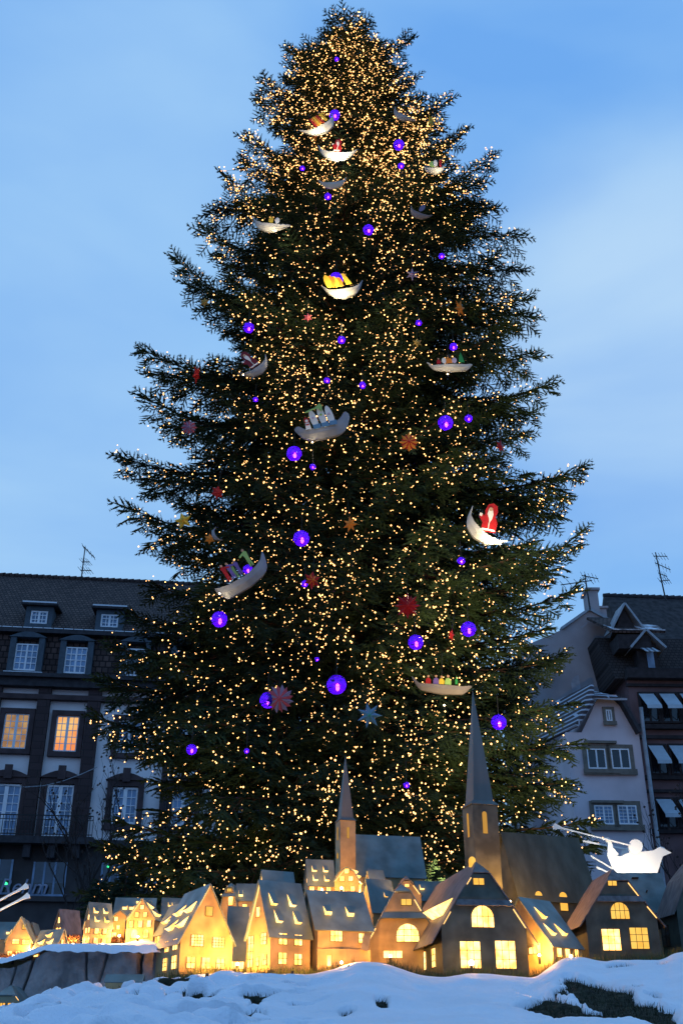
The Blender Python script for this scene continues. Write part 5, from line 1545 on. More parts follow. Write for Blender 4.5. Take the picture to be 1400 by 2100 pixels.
# ------------------------------------------------------------------ churches
class Church(House): pass
def tower(h, c, wdt, zt, zs, ang, slits, hole=None, wm=None, label=None):
    """square tower on parent root; c = base corner nearest the camera, zt wall top, zs spire tip"""
    a = rad(ang); d1 = Vector((cos(a), sin(a), 0)); d2 = Vector((-sin(a), cos(a), 0))
    Q = lambda u, v, z: c + d1 * u + d2 * v + Vector((0, 0, z))
    o = MB().prism([Q(0,0,-.4), Q(wdt,0,-.4), Q(wdt,wdt,-.4), Q(0,wdt,-.4)], (0, 0, zt + .4)).build('tower', wm or M_WALL, h.root)
    mb = MB(); ctr = Q(wdt/2, wdt/2, zs); f = wdt * .06; g = wdt * .10
    base = [Q(-f,-f,zt), Q(wdt+f,-f,zt), Q(wdt+f,wdt+f,zt), Q(-f,wdt+f,zt)]; mid = [Q(g,g,zt+wdt*.18), Q(wdt-g,g,zt+wdt*.18), Q(wdt-g,wdt-g,zt+wdt*.18), Q(g,wdt-g,zt+wdt*.18)]
    n = 0
    mb.v = [tuple(x) for x in base + mid] + [tuple(ctr)]
    for i in range(4):
        j = (i+1) % 4; mb.f.append((i, j, 4+j, 4+i)); mb.f.append((4+i, 4+j, 8))
    mb.f.append((3,2,1,0)); mb.build('spire', M_SPIRE, h.root)
    for face, u, z0, ww, hh, arch in slits:
        D = d1 if face == 0 else d2; nn = -d2 if face == 0 else -d1
        pt = lambda x, z: c + D * x + Vector((0, 0, z)) + nn * .003
        p = [pt(u-ww/2, z0), pt(u+ww/2, z0)] + ([pt(u + ww/2*cos(pi*i/6), z0+hh-ww/2 + ww/2*sin(pi*i/6)) for i in range(7)] if arch else [pt(u+ww/2, z0+hh), pt(u-ww/2, z0+hh)])
        MB().prism(p, nn * .002).build('belfry_slit', M_PANED, o)
    if hole:
        u, z, r_ = hole; pt = lambda x, y: c + d2 * (u + x) + Vector((0, 0, z + y)) - d1 * .003
        MB().prism([pt(r_*.8*cos(2*pi*i/12), r_*sin(2*pi*i/12)) for i in range(12)], d1 * -.002).build('round_window', M_PANED, o)
M_PANED = emat("dim_belfry_light", (1.0, .50, .10), .55)
# small church
Y = 10.9; k = mpp(1740, Y)
zb = float(py_to_z(1860, Y))
e, r = hz(Y, 1860, 1794, 1713)
c0 = at(700, 1860, Y)
N_ = House("small lantern church with slim pointed spire and grey nave roof", at(735, 1860, Y), 102, -1, 75*k, 140*k, e, r, name="lantern_church", cat="model church", group="lantern churches", fl=.03, oh=.015)
zt = hz(Y, 1860, 1683)[0]; zs = hz(Y, 1860, 1546)[0]
off = Vector(at(697.5, 1860, Y - .12)) - N_.C
tower(N_, off, 33*k, zt, zs, 18, [(0, .5*33*k, zt - 36*k, 4.5*k, 22*k, False), (1, .5*33*k, zt - 38*k, 4.5*k, 26*k, False)], (16*k, zt - 69*k, 6*k), wm=M_WALL)
# large church
Y = 10.3; k = mpp(1760, Y)
e, r = hz(Y, 1900, 1836, 1708)
N2 = House("large lantern church with tall dark spire and green-black nave roof", at(1068, 1900, Y), 112, -1, 100*k, 185*k, e, r, name="lantern_church", cat="model church", group="lantern churches", wall=M_WALLD, roof=M_ROOFD, fl=.06, oh=.02)
N2.win('s', 46*k, 52*k, 16*k, 17*k, 1, 1, arch=True, bars=0, pane=M_PANEY); N2.win('s', 104*k, 34*k, 18*k, 36*k, 1, 1, arch=True, bars=0, pane=M_PANEY)
N2.gap([(-1, .55, .65)], .01)
zt = hz(Y, 1900, 1654)[0]; zs = hz(Y, 1900, 1415)[0]
off = Vector(at(982, 1900, Y - .25)) - N2.C
tower(N2, off, 55*k, zt, zs, 16, [(0, 25*k, zt - 58*k, 10*k, 44*k, True), (1, 26*k, zt - 62*k, 9*k, 48*k, True)], wm=M_WALLD)

# ------------------------------------------------------------------ lamps among the houses; all but the bare one added for wall glow
M_LENS = emat("lamp_lens", (1.0, .72, .34), 30.0)
def added_wall_spot(px, py, Y, tg, energy, label, col=(1.0, .41, .075)):  # unseen spot with a token body, added to warm a house wall evenly
    p = at(px, py, Y); t_ = at(*tg)
    r_ = empty("ground_lamp", p, label, "lamp", "small lamps set between the houses")
    MB().tube([(0,0,-.06),(0,0,-.006)], .010, .013, n=10).build('lamp_body', M_IRON, r_)
    ld = bpy.data.lights.new('ground_lamp_light', 'SPOT'); ld.energy = energy; ld.color = col; ld.shadow_soft_size = .02; ld.spot_size = rad(54); ld.spot_blend = .6
    lo = bpy.data.objects.new('ground_lamp_light', ld); COL.objects.link(lo); lo.location = p + Vector((0, 0, .02))
    lo.rotation_euler = (t_ - p).to_track_quat('-Z', 'Y').to_euler()
def lamp(px, py, Y, energy, label, col=(1.0, .41, .075), up=.03, vis=True, size=.03):
    p = at(px, py, Y)
    if vis:
        r_ = empty("ground_lamp", p, label, "lamp", "small lamps set between the houses")
        MB().tube([(0,0,-.06),(0,0,-.006)], .010, .013, n=10).build('lamp_body', M_IRON, r_)
        g = MB(); g.sphere((0, 0, .004), .021 if 'bright bare' in label else .011, 10, 6); g.build('lens', M_LENS, r_, smooth=True)
    ld = bpy.data.lights.new('ground_lamp_light', 'POINT'); ld.energy = energy * 11; ld.color = col; ld.shadow_soft_size = size
    lo = bpy.data.objects.new('ground_lamp_light', ld); COL.objects.link(lo); lo.location = p + Vector((0, -.02, up))
lamp(966, 1976, 8.58, .16, "bright bare lamp shining at the foot of the big dark house")
lamp(487, 1978, 8.75, 3.2, "unseen lamp at the foot of the tall centre house's gable")
added_wall_spot(600, 1990, 8.05, (600, 1955, 8.7), 44, "added spot lamp in the snow before the tall centre house")
added_wall_spot(425, 1994, 8.05, (428, 1930, 8.9), 70, "added spot lamp in the snow before the orange gabled house")
lamp(700, 1975, 8.50, .5, "unseen lamp behind the snow hump before the long house")
added_wall_spot(715, 1978, 8.1, (705, 1950, 8.9), 46, "added spot lamp in the snow before the long house")
lamp(1105, 1960, 8.9, 2.2, "unseen lamp between the big dark house and the teal roof")
lamp(1170, 1962, 8.7, .35, "unseen lamp in the snow before the three-dormer roof")
lamp(800, 1962, 9.0, .6, "unseen lamp before the tan half-hipped house")
lamp(245, 1920, 10.05, 1.2, "unseen lamp among twigs beside the slim annex")
lamp(283, 1922, 9.95, .6, "unseen lamp before the arched doorway house")
lamp(150, 1938, 10.2, 1.0, "unseen lamp before the brownish roofed terrace house")
lamp(28, 1962, 9.7, .5, "unseen lamp before the leftmost gabled house")
lamp(62, 1950, 9.9, .7, "unseen lamp between the two leftmost terrace houses")
lamp(210, 1938, 9.75, .35, "unseen lamp before the dormer grid house")
lamp(700, 1822, 10.0, .9, "unseen lamp below the round-shouldered house")
lamp(660, 1826, 10.1, .5, "unseen lamp below the small upper house")
lamp(825, 1845, 9.95, .8, "unseen lamp behind the tan half-hipped house")
lamp(1045, 1850, 9.9, 3.0, "unseen lamp behind the big dark house lighting the large church")
lamp(750, 1840, 10.4, 1.6, "unseen lamp at the foot of the slim church tower")
lamp(1370, 1925, 9.9, 1.2, "unseen lamp before the pale teal-roofed house")
lamp(470, 1868, 10.3, .6, "unseen lamp before the arched window house")
# ================================================================== ornaments on the tree
def paint(name, c, r=.6): return mat(name, c, rough=r, var=.12, scale=6)
P_RED = paint("red_paint", (.42, .012, .012)); P_ORG = paint("orange_paint", (.75, .22, .02)); P_YEL = paint("yellow_paint", (.80, .50, .04))
P_GRN = paint("light_green_paint", (.32, .50, .14)); P_DGR = paint("green_paint", (.03, .28, .07)); P_VIO = paint("violet_paint", (.16, .10, .34)); P_WHT = paint("white_paint", (.80, .76, .70))
P_BLK = paint("black_paint", (.02, .02, .02)); P_SKIN = paint("skin_paint", (.55, .30, .18)); P_PINK = paint("pink_paint", (.42, .07, .10))
P_CRIM = paint("crimson_paint", (.15, .004, .008), .35); P_TEAL = paint("teal_paint", (.03, .33, .24)); P_LAV = paint("lavender_paint", (.22, .17, .28)); P_BLUE = paint("pale_blue_paint", (.10, .22, .36))
P_GOLD = paint("gold_paint", (.50, .28, .05)); P_LIL = paint("lilac_paint", (.6, .45, .55))
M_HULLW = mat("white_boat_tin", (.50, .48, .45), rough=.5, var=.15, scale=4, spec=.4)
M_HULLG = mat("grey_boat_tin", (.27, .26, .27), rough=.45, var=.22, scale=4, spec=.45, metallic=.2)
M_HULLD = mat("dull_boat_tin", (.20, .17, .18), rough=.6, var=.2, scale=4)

def globemat():
    m = bpy.data.materials.new("violet_globe"); m.use_nodes = True
    n, l = m.node_tree.nodes, m.node_tree.links; n.clear()
    o = n.new('ShaderNodeOutputMaterial')
    e = n.new('ShaderNodeEmission'); e.inputs[0].default_value = (.055, .002, .8, 1); e.inputs[1].default_value = .10
    tr = n.new('ShaderNodeBsdfTransparent'); tr.inputs[0].default_value = (.22, .04, .75, 1)
    gl = n.new('ShaderNodeBsdfGlossy'); gl.inputs[1].default_value = .15; gl.inputs[0].default_value = (.6, .6, .8, 1)
    tl = n.new('ShaderNodeBsdfTranslucent'); tl.inputs[0].default_value = (.075, .004, .8, 1)
    ad = n.new('ShaderNodeAddShader'); l.new(e.outputs[0], ad.inputs[0]); l.new(tl.outputs[0], ad.inputs[1])
    mx = n.new('ShaderNodeMixShader'); mx.inputs[0].default_value = .5; l.new(ad.outputs[0], mx.inputs[1]); l.new(tr.outputs[0], mx.inputs[2])
    m2 = n.new('ShaderNodeMixShader'); m2.inputs[0].default_value = .05; l.new(mx.outputs[0], m2.inputs[1]); l.new(gl.outputs[0], m2.inputs[2])
    l.new(m2.outputs[0], o.inputs[0]); m.cycles.emission_sampling = 'NONE'
    return m
M_GLOBE = globemat()
def glowmat():
    m = bpy.data.materials.new("globe_halo"); m.use_nodes = True
    n, l = m.node_tree.nodes, m.node_tree.links; n.clear()
    o = n.new('ShaderNodeOutputMaterial'); e = n.new('ShaderNodeEmission'); e.inputs[0].default_value = (.55, .05, 1.0, 1); e.inputs[1].default_value = 1.6
    tr = n.new('ShaderNodeBsdfTransparent'); mx = n.new('ShaderNodeMixShader'); mx.inputs[0].default_value = .6
    l.new(e.outputs[0], mx.inputs[1]); l.new(tr.outputs[0], mx.inputs[2]); l.new(mx.outputs[0], o.inputs[0]); m.cycles.emission_sampling = 'NONE'
    return m
M_HALO = glowmat()
M_FIL = emat("globe_lamp", (.9, .55, 1.0), 60.0)
M_BAND = mat("dark_globe_band", (.02, .005, .10), rough=.5)
GL_LABEL = {0:"violet globe glowing at the top of the tree above a boat",1:"violet globe right of the topmost lit boats",3:"violet globe above the middle gap with lamp near its lower edge",
 4:"violet globe directly above the brightest orange figure group",5:"violet globe hanging at the left edge against the sky",6:"large violet globe at right under the boat with the green tree figure",
 7:"violet globe at the left end of the big grey snowman boat",8:"violet globe hanging alone low in the middle left",9:"large violet globe below the long tilted grey boat",
 10:"violet globe half covered by the pink pinwheel star",11:"biggest violet globe with dark bands and a small star mark",12:"violet globe partly hidden by twigs, below the dark red foil star",
 13:"violet globe partly hidden by twigs, beside the pale gap right of the foil star",14:"violet globe right of the tall church spire",15:"violet globe low on the left side before the pale wall",
 16:"violet globe seen behind the figures of the tilted grey boat"}
globe_src = None
def globe(i, c, r):
    lab = GL_LABEL.get(i, "small violet globe glowing half hidden deep among the fir twigs")
    root = empty("globe_lantern", c, lab, "globe lantern", "violet globe lanterns hung in the tree")
    mb = MB(); mb.sphere((0, 0, 0), r, 20, 14); mb.build('shell', M_GLOBE, root, smooth=True)
    f = MB(); f.sphere((.1*r, 0, -.28*r), r*.2, 10, 8, sz=1.9); f.build('lamp', M_FIL, root, smooth=True)
    f = MB(); f.sphere((.06*r, 0, -.18*r), r*.5, 14, 10); f.build('halo_ball', M_HALO, root, smooth=True)  # glowing ball added to imitate the halo around the lamp
    MB().tube([(0, 0, r), (0, 0, r + .35)], .008, n=4).build('hanging_wire', M_IRON, root)
    MB().tube([(0,0,r*.98),(0,0,r*1.1)], r*.16, r*.12, n=8).build('cap', M_IRON, root)
    if r > .12:
        for zz in ((-.5, .55) if i == 11 else (-.55,)):
            rr = r * math.sqrt(1 - zz*zz) + .001
            b = MB(); b.tube([(rr*cos(t*pi/12), rr*sin(t*pi/12), zz*r) for t in range(25)], .006, n=4, cap=False); b.build('band', M_BAND, root)
    if i == 11:
        d = Vector((-.35, -1, .15)).normalized(); u = d.cross(Vector((0,0,1))).normalized(); v = u.cross(d)
        pts = []
        for k in range(10):
            q = .045 if k % 2 == 0 else .018; a = pi/2 + k*pi/5
            pts.append(d * (r + .004) + u * q * cos(a) + v * q * sin(a))
        MB().prism(pts, d * .003).build('star_mark', M_BAND, root)
    if r > .1:
        ld = bpy.data.lights.new('globe_light', 'POINT'); ld.energy = .28; ld.color = (.25, .05, 1.0); ld.shadow_soft_size = .05
        lo = bpy.data.objects.new('globe_light', ld); COL.objects.link(lo); lo.location = c + Vector((0, -.0, -.28*r))
for i, (c, r) in enumerate(GP): globe(i, c, r)

# --- boats: tin hull of two curved sides joined at stem, stern and keel
FR = (0, 0, 0); YO = 0; ZO = 0
def cut(pts, y, m, name, parent, t=.012):
    """flat painted cut-out; pts in the boat's x-z plane"""
    a_, fx, fz = FR; y += YO
    pts = [(fx + (x-fx)*cos(a_) - (z-fz)*sin(a_), fz + (x-fx)*sin(a_) + (z-fz)*cos(a_) + ZO) for x, z in pts]
    o = MB().prism([(x, y, z) for x, z in pts], (0, t, 0)).build(name, m, parent); return o
def circ(cx, cz, r, n=14, sz=1.0): return [(cx + r*cos(2*pi*i/n), cz + r*sz*sin(2*pi*i/n)) for i in range(n)]
def hull(root, Lh, top, bot, W_, m, name='hull'):
    """top/bot = control points (x in 0..1, z in units of Lh)"""
    n = 26; V = []; mb = MB()
    tx, tz = zip(*top); bx, bz = zip(*bot)
    def sm(x, X, Z):
        return (np.interp(x-.03, X, Z) + np.interp(x+.03, X, Z) + 2*np.interp(x, X, Z)) / 4
    xs = [i/n for i in range(n+1)]
    rows = []
    for x in xs:
        zt, zb = float(sm(x, tx, tz)), float(sm(x, bx, bz)); zt = max(zt, zb + .004)
        w = W_ * max(0, sin(pi * x)) ** .6
        X = (x - .5) * Lh
        rows.append([(X, -w, zt*Lh), (X, -w*.85, (zt*.5+zb*.5)*Lh), (X, -w*.30, zb*Lh), (X, w*.30, zb*Lh), (X, w*.85, (zt*.5+zb*.5)*Lh), (X, w, zt*Lh)])
    for i in range(n):
        for j in range(5):
            a, b, c, d = rows[i][j], rows[i+1][j], rows[i+1][j+1], rows[i][j+1]
            k = len(mb.v); mb.v += [a, b, c, d]; mb.f.append((k, k+1, k+2, k+3))
    o = mb.build(name, m, root, recalc=False)
    bm = bmesh.new(); bm.from_mesh(o.data); bmesh.ops.remove_doubles(bm, verts=bm.verts, dist=1e-4); bmesh.ops.recalc_face_normals(bm, faces=bm.faces); bm.to_mesh(o.data); bm.free()
    so_ = o.modifiers.new('thickness', 'SOLIDIFY'); so_.thickness = .01; so_.offset = 0
    MB().tube([(0, 0, .1*Lh), (0, 0, .1*Lh + .5)], .006, n=4).build('hanging_wire', M_IRON, root)
    return o
H_CRES = ([(0,.30),(.12,.10),(.3,.02),(.5,0),(.7,.02),(.88,.10),(1,.26)], [(0,.30),(.1,.04),(.25,-.13),(.5,-.20),(.75,-.13),(.9,.04),(1,.26)])
H_SKEW = ([(0,.34),(.1,.16),(.25,.06),(.45,.04),(.7,.03),(1,.10)], [(0,.34),(.08,.08),(.2,-.06),(.4,-.15),(.6,-.15),(.8,-.03),(1,.07)])
H_CURL = ([(0,.16),(.04,.20),(.10,.16),(.16,.08),(.3,.05),(.5,.06),(.7,.08),(.84,.18),(.92,.30),(.97,.32),(1,.24)], [(0,.14),(.05,.02),(.12,-.07),(.25,-.14),(.5,-.15),(.75,-.13),(.88,-.05),(.96,.08),(1,.22)])
H_BARGE = ([(0,.10),(.04,.06),(.2,0),(.5,-.02),(.75,.04),(.9,.12),(1,.26)], [(0,.06),(.03,-.12),(.10,-.20),(.2,-.20),(.5,-.20),(.8,-.14),(.94,-.04),(1,.22)])
H_FLAT = ([(0,.16),(.06,.08),(.12,.02),(.5,0),(.85,0),(.92,.02),(1,.04)], [(0,.16),(.05,.04),(.14,-.07),(.3,-.10),(.5,-.13),(.85,-.12),(.93,-.06),(1,.03)])

def boat(key, Lpx, tilt, prof, m, label, W_=.10, yaw=0, lit=0, dx=0, dz=0, litx=.0, flip=False, lcol=(1.0, .82, .52)):
    c = BOATS_AT[key]; k = mpp(1050, 1) ; s_ = (c - Vector((0,0,CZ))).length
    mp_ = at(0, 0, 1); 
    # metres per photo pixel at this place
    cc = c; py_ = 1050 - F * ((Matrix.Rotation(0, 3, 'X') @ Vector((0,0,0))).x)
    d = (cc - Vector((0, 0, CZ))); dep = d.y * cos(TH) + d.z * sin(TH); px1 = dep / F
    L = Lpx * px1
    global YO, ZO, FR
    YO = -W_ * .75; ZO = .05; FR = (0, 0, 0)
    root = empty("boat_ornament", c, label, "boat ornament", "tin boats with cut-out figures hung in the tree")
    root.rotation_euler = (0, -rad(tilt), rad(yaw))
    P_ = prof if not flip else ([(1-x, z) for x, z in reversed(prof[0])], [(1-x, z) for x, z in reversed(prof[1])])
    hull(root, L, P_[0], P_[1], W_, m)
    if lit:
        fl_ = MB(); M_ = Matrix.Rotation(-rad(tilt), 3, 'Y')
        p = c + Vector((litx * L, -W_ - .22, -.26 * L - .16))
        sp = bpy.data.lights.new('boat_spot', 'POINT'); sp.energy = lit * .6; sp.color = lcol; sp.shadow_soft_size = .04
        lo = bpy.data.objects.new('boat_spot', sp); COL.objects.link(lo); lo.location = p
        b = MB(); b.tube([(0,0,-.06),(0,0,-.02)], .012, .018, n=8)
        lab_ = " ".join(("small spotlight fixed under the " + label.split(",")[0]).split()[:16]); r2 = empty("spot_fixture", p, lab_, "spotlight")
        b.build('housing', M_IRON, r2)
        g = MB(); g.sphere((0,0,-.005), .016, 8, 6); g.build('lens', M_LENS, r2, smooth=True)
    return root, L
def robed(root, x, z, h, body, beard=True, y=-.02, lean=0):
    """hooded figure with long white beard, cut from sheet"""
    w = h * .42
    f = cut([(x-w*.55, z), (x+w*.55, z), (x+w*.62, z+h*.35), (x+w*.40, z+h*.55), (x+w*.52, z+h*.75), (x+w*.42, z+h*.95), (x+w*.1, z+h*1.03), (x-w*.25, z+h*.96), (x-w*.42, z+h*.75), (x-w*.38, z+h*.55), (x-w*.75, z+h*.60), (x-w*.8, z+h*.50), (x-w*.5, z+h*.30)], y, body, 'figure', root)
    MBp = [(x-w*.18, z+h*.80), (x+w*.12, z+h*.80), (x+w*.22, z+h*.62), (x+w*.16, z+h*.45), (x+w*.02, z+h*.30), (x-w*.08, z+h*.48), (x-w*.22, z+h*.62)]
    cut(MBp, y-.008, P_WHT, 'beard', f, .007)
    cut(circ(x-w*.02, z+h*.80, w*.15), y-.014, P_SKIN, 'face', f, .005)
    cut([(x-w*.5, z+h*.04), (x+w*.5, z+h*.04), (x+w*.5, z+h*.10), (x-w*.5, z+h*.10)], y-.008, P_WHT, 'hem', f, .007)
    cut([(x-w*.03, z+h*.1), (x+w*.03, z+h*.1), (x+w*.03, z+h*.32), (x-w*.03, z+h*.32)], y-.009, P_WHT, 'trim', f, .006)
    cut([(x-w*.82, z+h*.52), (x-w*.6, z+h*.50), (x-w*.58, z+h*.60), (x-w*.78, z+h*.62)], y-.008, P_WHT, 'glove', f, .007)
def standing(root, x, z, h, col, arm=1, y=-.01, hat=None):
    w = h * .20
    f = cut([(x-w*.5, z), (x-w*.12, z), (x, z+h*.35), (x+w*.12, z), (x+w*.5, z), (x+w*.4, z+h*.45), (x+w*.62, z+h*.78), (x+w*.2, z+h*.84), (x-w*.2, z+h*.84), (x-w*.62, z+h*.78), (x-w*.4, z+h*.45)], y, col, 'figure', root)
    cut(circ(x, z+h*.91, w*.33), y, P_SKIN if not hat else hat, 'head', f, .012)
    if arm: cut([(x+arm*w*.5, z+h*.80), (x+arm*w*.45, z+h*.68), (x+arm*w*1.5, z+h*.62), (x+arm*w*1.6, z+h*.69)], y-.003, col, 'arm', f, .009)
def bust(root, x, z, h, col, y=-.01, hair=P_BLK):
    w = h*.75
    f = cut([(x-w*.5, z-h*.3), (x+w*.5, z-h*.3), (x+w*.5, z+h*.2), (x+w*.3, z+h*.5), (x, z+h*.58), (x-w*.3, z+h*.5), (x-w*.5, z+h*.2)], y, col, 'figure', root)
    cut(circ(x, z+h*.78, w*.22), y-.002, P_SKIN, 'head', f, .01)
def oval(root, x, z, w, h, col, y, name='figure', lean=0.0):
    pts = [(x + w*cos(a)*.5 + lean*(sin(a)+1), z + h*.5*(sin(a)+1)) for a in [2*pi*i/18 for i in range(18)]]
    return cut(pts, y, col, name, root)

# A: topmost lit boat, tilted up to the right
r, L = boat('A', 84, 38, H_CRES, M_HULLW, "white boat with striped orange figures, topmost of the lit boats", .096, lit=55, litx=-.05)
for i, c_ in enumerate((P_RED, P_ORG, P_YEL, P_ORG, P_RED)): cut([((-.16+i*.055)*L, .0), ((-.11+i*.055)*L, .0), ((-.09+i*.05)*L, .30*L), ((-.12+i*.05)*L, .30*L)], -.01-.001*i, c_, 'figure', r)
standing(r, .20*L, .02*L, .34*L, P_YEL, 1)
# B
r, L = boat('B', 82, -6, H_CRES, M_HULLW, "boat carrying a red robed figure, brightly floodlit near the top", .096, lit=130, litx=.08)
robed(r, 0, -.02*L, .42*L, P_RED)
# C
r, L = boat('C', 58, 8, H_CRES, M_HULLW, "small empty white boat below the red robed figure's boat", .072)
# D
r, L = boat('D', 80, -4, H_SKEW, M_HULLW, "white boat with two yellow figures high on the left side", .096, lit=28, litx=.15)
oval(r, .0*L, .0, .12*L, .22*L, P_YEL, -.01); oval(r, .16*L, .0, .12*L, .2*L, P_WHT, -.01)
# E
r, L = boat('E', 56, -32, H_SKEW, M_HULLG, "plain bluish white boat tipping down at the upper right", .072)
# F
r, L = boat('F', 44, 0, H_CRES, M_HULLW, "small white boat with red figure beside yellow-lit twigs", .096, lit=28, litx=.5)
standing(r, .28*L, 0, .5*L, P_RED, 0); oval(r, -.1*L, 0, .3*L, .35*L, P_GRN, -.01); oval(r, .05*L, 0, .2*L, .4*L, P_WHT, -.02)
# G
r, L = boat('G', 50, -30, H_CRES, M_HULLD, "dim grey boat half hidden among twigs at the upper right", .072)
oval(r, 0, 0, .2*L, .4*L, P_LAV, -.01)
# H
r, L = boat('H', 86, 12, H_CRES, M_HULLG, "boat with blazing orange and white figures in the middle of the tree", .096, lit=240, litx=-.18, lcol=(1.0, .80, .42))
for i, c_ in enumerate((P_YEL, P_ORG, P_YEL, P_ORG)): oval(r, (-.34+i*.09)*L, -.02*L, .16*L, (.40-.03*i)*L, c_, -.10+.01*i, lean=-.02*L)
cut([(.06*L, .02*L), (.20*L, .0), (.08*L, .34*L), (.0, .36*L)], -.08, P_YEL, 'figure', r)
# I
r, L = boat('I', 72, 42, H_CRES, M_HULLG, "dark grey boat with a purple robed figure on the left", .084, lit=2.0, litx=-.35)
robed(r, -.02*L, -.02*L, .62*L, P_CRIM)
# J
r, L = boat('J', 92, 3, H_FLAT, M_HULLW, "long white boat with red and black figures and a green fir", .096, lit=9, litx=-.1)
bust(r, -.25*L, .02*L, .12*L, P_RED); oval(r, -.13*L, -.02*L, .1*L, .16*L, P_WHT, -.01); bust(r, -.02*L, .04*L, .18*L, P_ORG); oval(r, .0*L, .12*L, .08*L, .09*L, P_BLK, -.02); oval(r, .1*L, -.02*L, .11*L, .15*L, P_LIL, -.01)
cut([(.20*L, 0), (.32*L, 0), (.30*L, .10*L), (.26*L, .28*L), (.21*L, .12*L)], -.01, P_DGR, 'figure', r)
# K : big boat with three tall snow figures
r, L = boat('K', 116, 13, H_CURL, M_HULLG, "big grey curled boat with three tall white snow figures", .120, lit=10, litx=-.2)
for i, (x, h_, c_) in enumerate([(-.12, .40, P_WHT), (.03, .46, P_WHT), (.17, .42, P_WHT)]):
    f = oval(r, x*L, -.02*L, .125*L, h_*L, c_, -.03-.012*i, lean=-.02*L)
    cut([((x-.06)*L, -.02*L), ((x+.07)*L, -.02*L), ((x+.075)*L, .07*L), ((x-.065)*L, .06*L)], -.04-.012*i, P_BLUE, 'skirt', f, .008)
    oval(f, (x-.03)*L, (h_*.48)*L, .05*L, .04*L, P_LIL if i != 1 else P_GRN, -.042-.012*i, 'button')
cut([(-.30*L, .32*L), (-.20*L, .36*L), (-.08*L, .39*L), (.02*L, .46*L), (.06*L, .40*L), (.03*L, .28*L), (-.02*L, .36*L), (-.14*L, .35*L), (-.22*L, .32*L)], -.085, P_GRN, 'scarf', r)
f = cut([(-.32*L, .0), (-.22*L, .0), (-.235*L, .14*L), (-.305*L, .14*L)], -.03, P_WHT, 'figure', r)
cut([(-.31*L, .14*L), (-.23*L, .14*L), (-.22*L, .20*L), (-.29*L, .26*L), (-.32*L, .20*L)], -.035, P_RED, 'hood', f); oval(f, -.272*L, .145*L, .055*L, .055*L, P_WHT, -.042, 'face'); cut([(-.30*L, .085*L), (-.24*L, .085*L), (-.24*L, .12*L), (-.27*L, .105*L), (-.30*L, .12*L)], -.036, P_RED, 'bow_tie', f)
# L
r, L = boat('L', 106, -48, H_CRES, M_HULLW, "floodlit boat with a red hooded figure on the right side", .108, lit=95, litx=.30)
FR = (rad(36), .12*L, 0)
robed(r, .12*L, .0, .62*L, P_RED)
# M
r, L = boat('M', 124, 33, H_BARGE, M_HULLG, "long tilted grey boat with red and green standing figures", .108, lit=10, litx=-.35)
standing(r, -.22*L, .0, .34*L, P_RED, 1); standing(r, -.13*L, .0, .33*L, P_VIO, 1); standing(r, -.08*L, .0, .28*L, P_GRN, -1, y=.02); standing(r, .0, .0, .30*L, P_VIO, 0); standing(r, .22*L, .04*L, .36*L, P_GRN, -1)
# N
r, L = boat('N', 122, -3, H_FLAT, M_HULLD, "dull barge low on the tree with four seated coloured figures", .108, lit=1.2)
for x, c_, h_ in ((-.23, P_RED, .12), (-.10, P_VIO, .13), (-.01, P_YEL, .12), (.10, P_GRN, .14)): bust(r, x*L, .0, h_*L, c_)
cut([(.22*L, -.02*L), (.26*L, -.02*L), (.26*L, .05*L), (.245*L, .08*L), (.245*L, .12*L), (.235*L, .12*L), (.235*L, .08*L), (.22*L, .05*L)], -.01, P_DGR, 'bottle', r)
# P
r, L = boat('P', 34, -62, H_CRES, M_HULLG, "slender pale hull hanging nearly upright on the left side", .048)

YO = 0; ZO = 0
# --- folded paper stars
def star(key, n, rpx, cols, label, yaw=0, inner=.5, tilt=0, depth=.28, pin=False):
    c = STARS_AT[key]; d = c - Vector((0, 0, CZ)); dep = d.y * cos(TH) + d.z * sin(TH); R = rpx * dep / F
    root = empty("star_ornament", c, label, "star ornament", "folded stars hung in the tree")
    root.rotation_euler = (rad(12), rad(tilt), rad(yaw))
    for q, (m, sc, ph) in enumerate(cols):
        mb = MB(); t = R * depth * (1 + .12*q)
        pts = []
        for k in range(2*n):
            rr = R*sc if k % 2 == 0 else R*sc*inner; a = pi/2 + ph + k*pi/n + (pi/n*.55 if pin and k % 2 == 0 else 0)
            pts.append((rr*cos(a), 0.0, rr*sin(a)))
        b = len(mb.v); mb.v += pts + [(0, -t, 0), (0, t, 0)]
        for k in range(2*n):
            j = (k+1) % (2*n); mb.f.append((b+k, b+j, b+2*n)); mb.f.append((b+j, b+k, b+2*n+1))
        mb.build('star_points', m, root)
    MB().tube([(0,0,R*.5),(0,0,R*.5+.4)], .005, n=4).build('hanging_wire', M_IRON, root)
star('a', 8, 30, [(P_LAV, 1.0, .39), (P_PINK, .95, 0)], "big pink and grey pinwheel star beside a violet globe", inner=.62, pin=True)
star('b', 7, 27, [(P_BLUE, 1.0, .2), (P_TEAL, .62, 0)], "teal and pale blue star right of the biggest globe", inner=.45)
star('c', 8, 28, [(P_CRIM, 1.0, 0), (P_CRIM, .82, .39)], "dark red foil star, largest red one", inner=.5)
star('d', 8, 21, [(P_ORG, 1.0, 0), (P_RED, .85, .4)], "orange-red star right of the big snow figure boat", inner=.6)
star('e', 6, 19, [(P_ORG, 1.0, 0)], "orange five-armed star turned sideways at upper right", yaw=50, inner=.45)
star('f', 6, 15, [(P_LAV, 1.0, 0), (P_RED, .55, 0)], "small lavender star with red heart", inner=.4)
star('g', 7, 18, [(P_ORG, 1.0, 0)], "flame-like orange star in the lower middle", yaw=-30, inner=.45)
star('h', 6, 20, [(P_RED, 1.0, 0), (P_ORG, .7, .4)], "red and orange star right of the tilted grey boat", yaw=25, inner=.5)
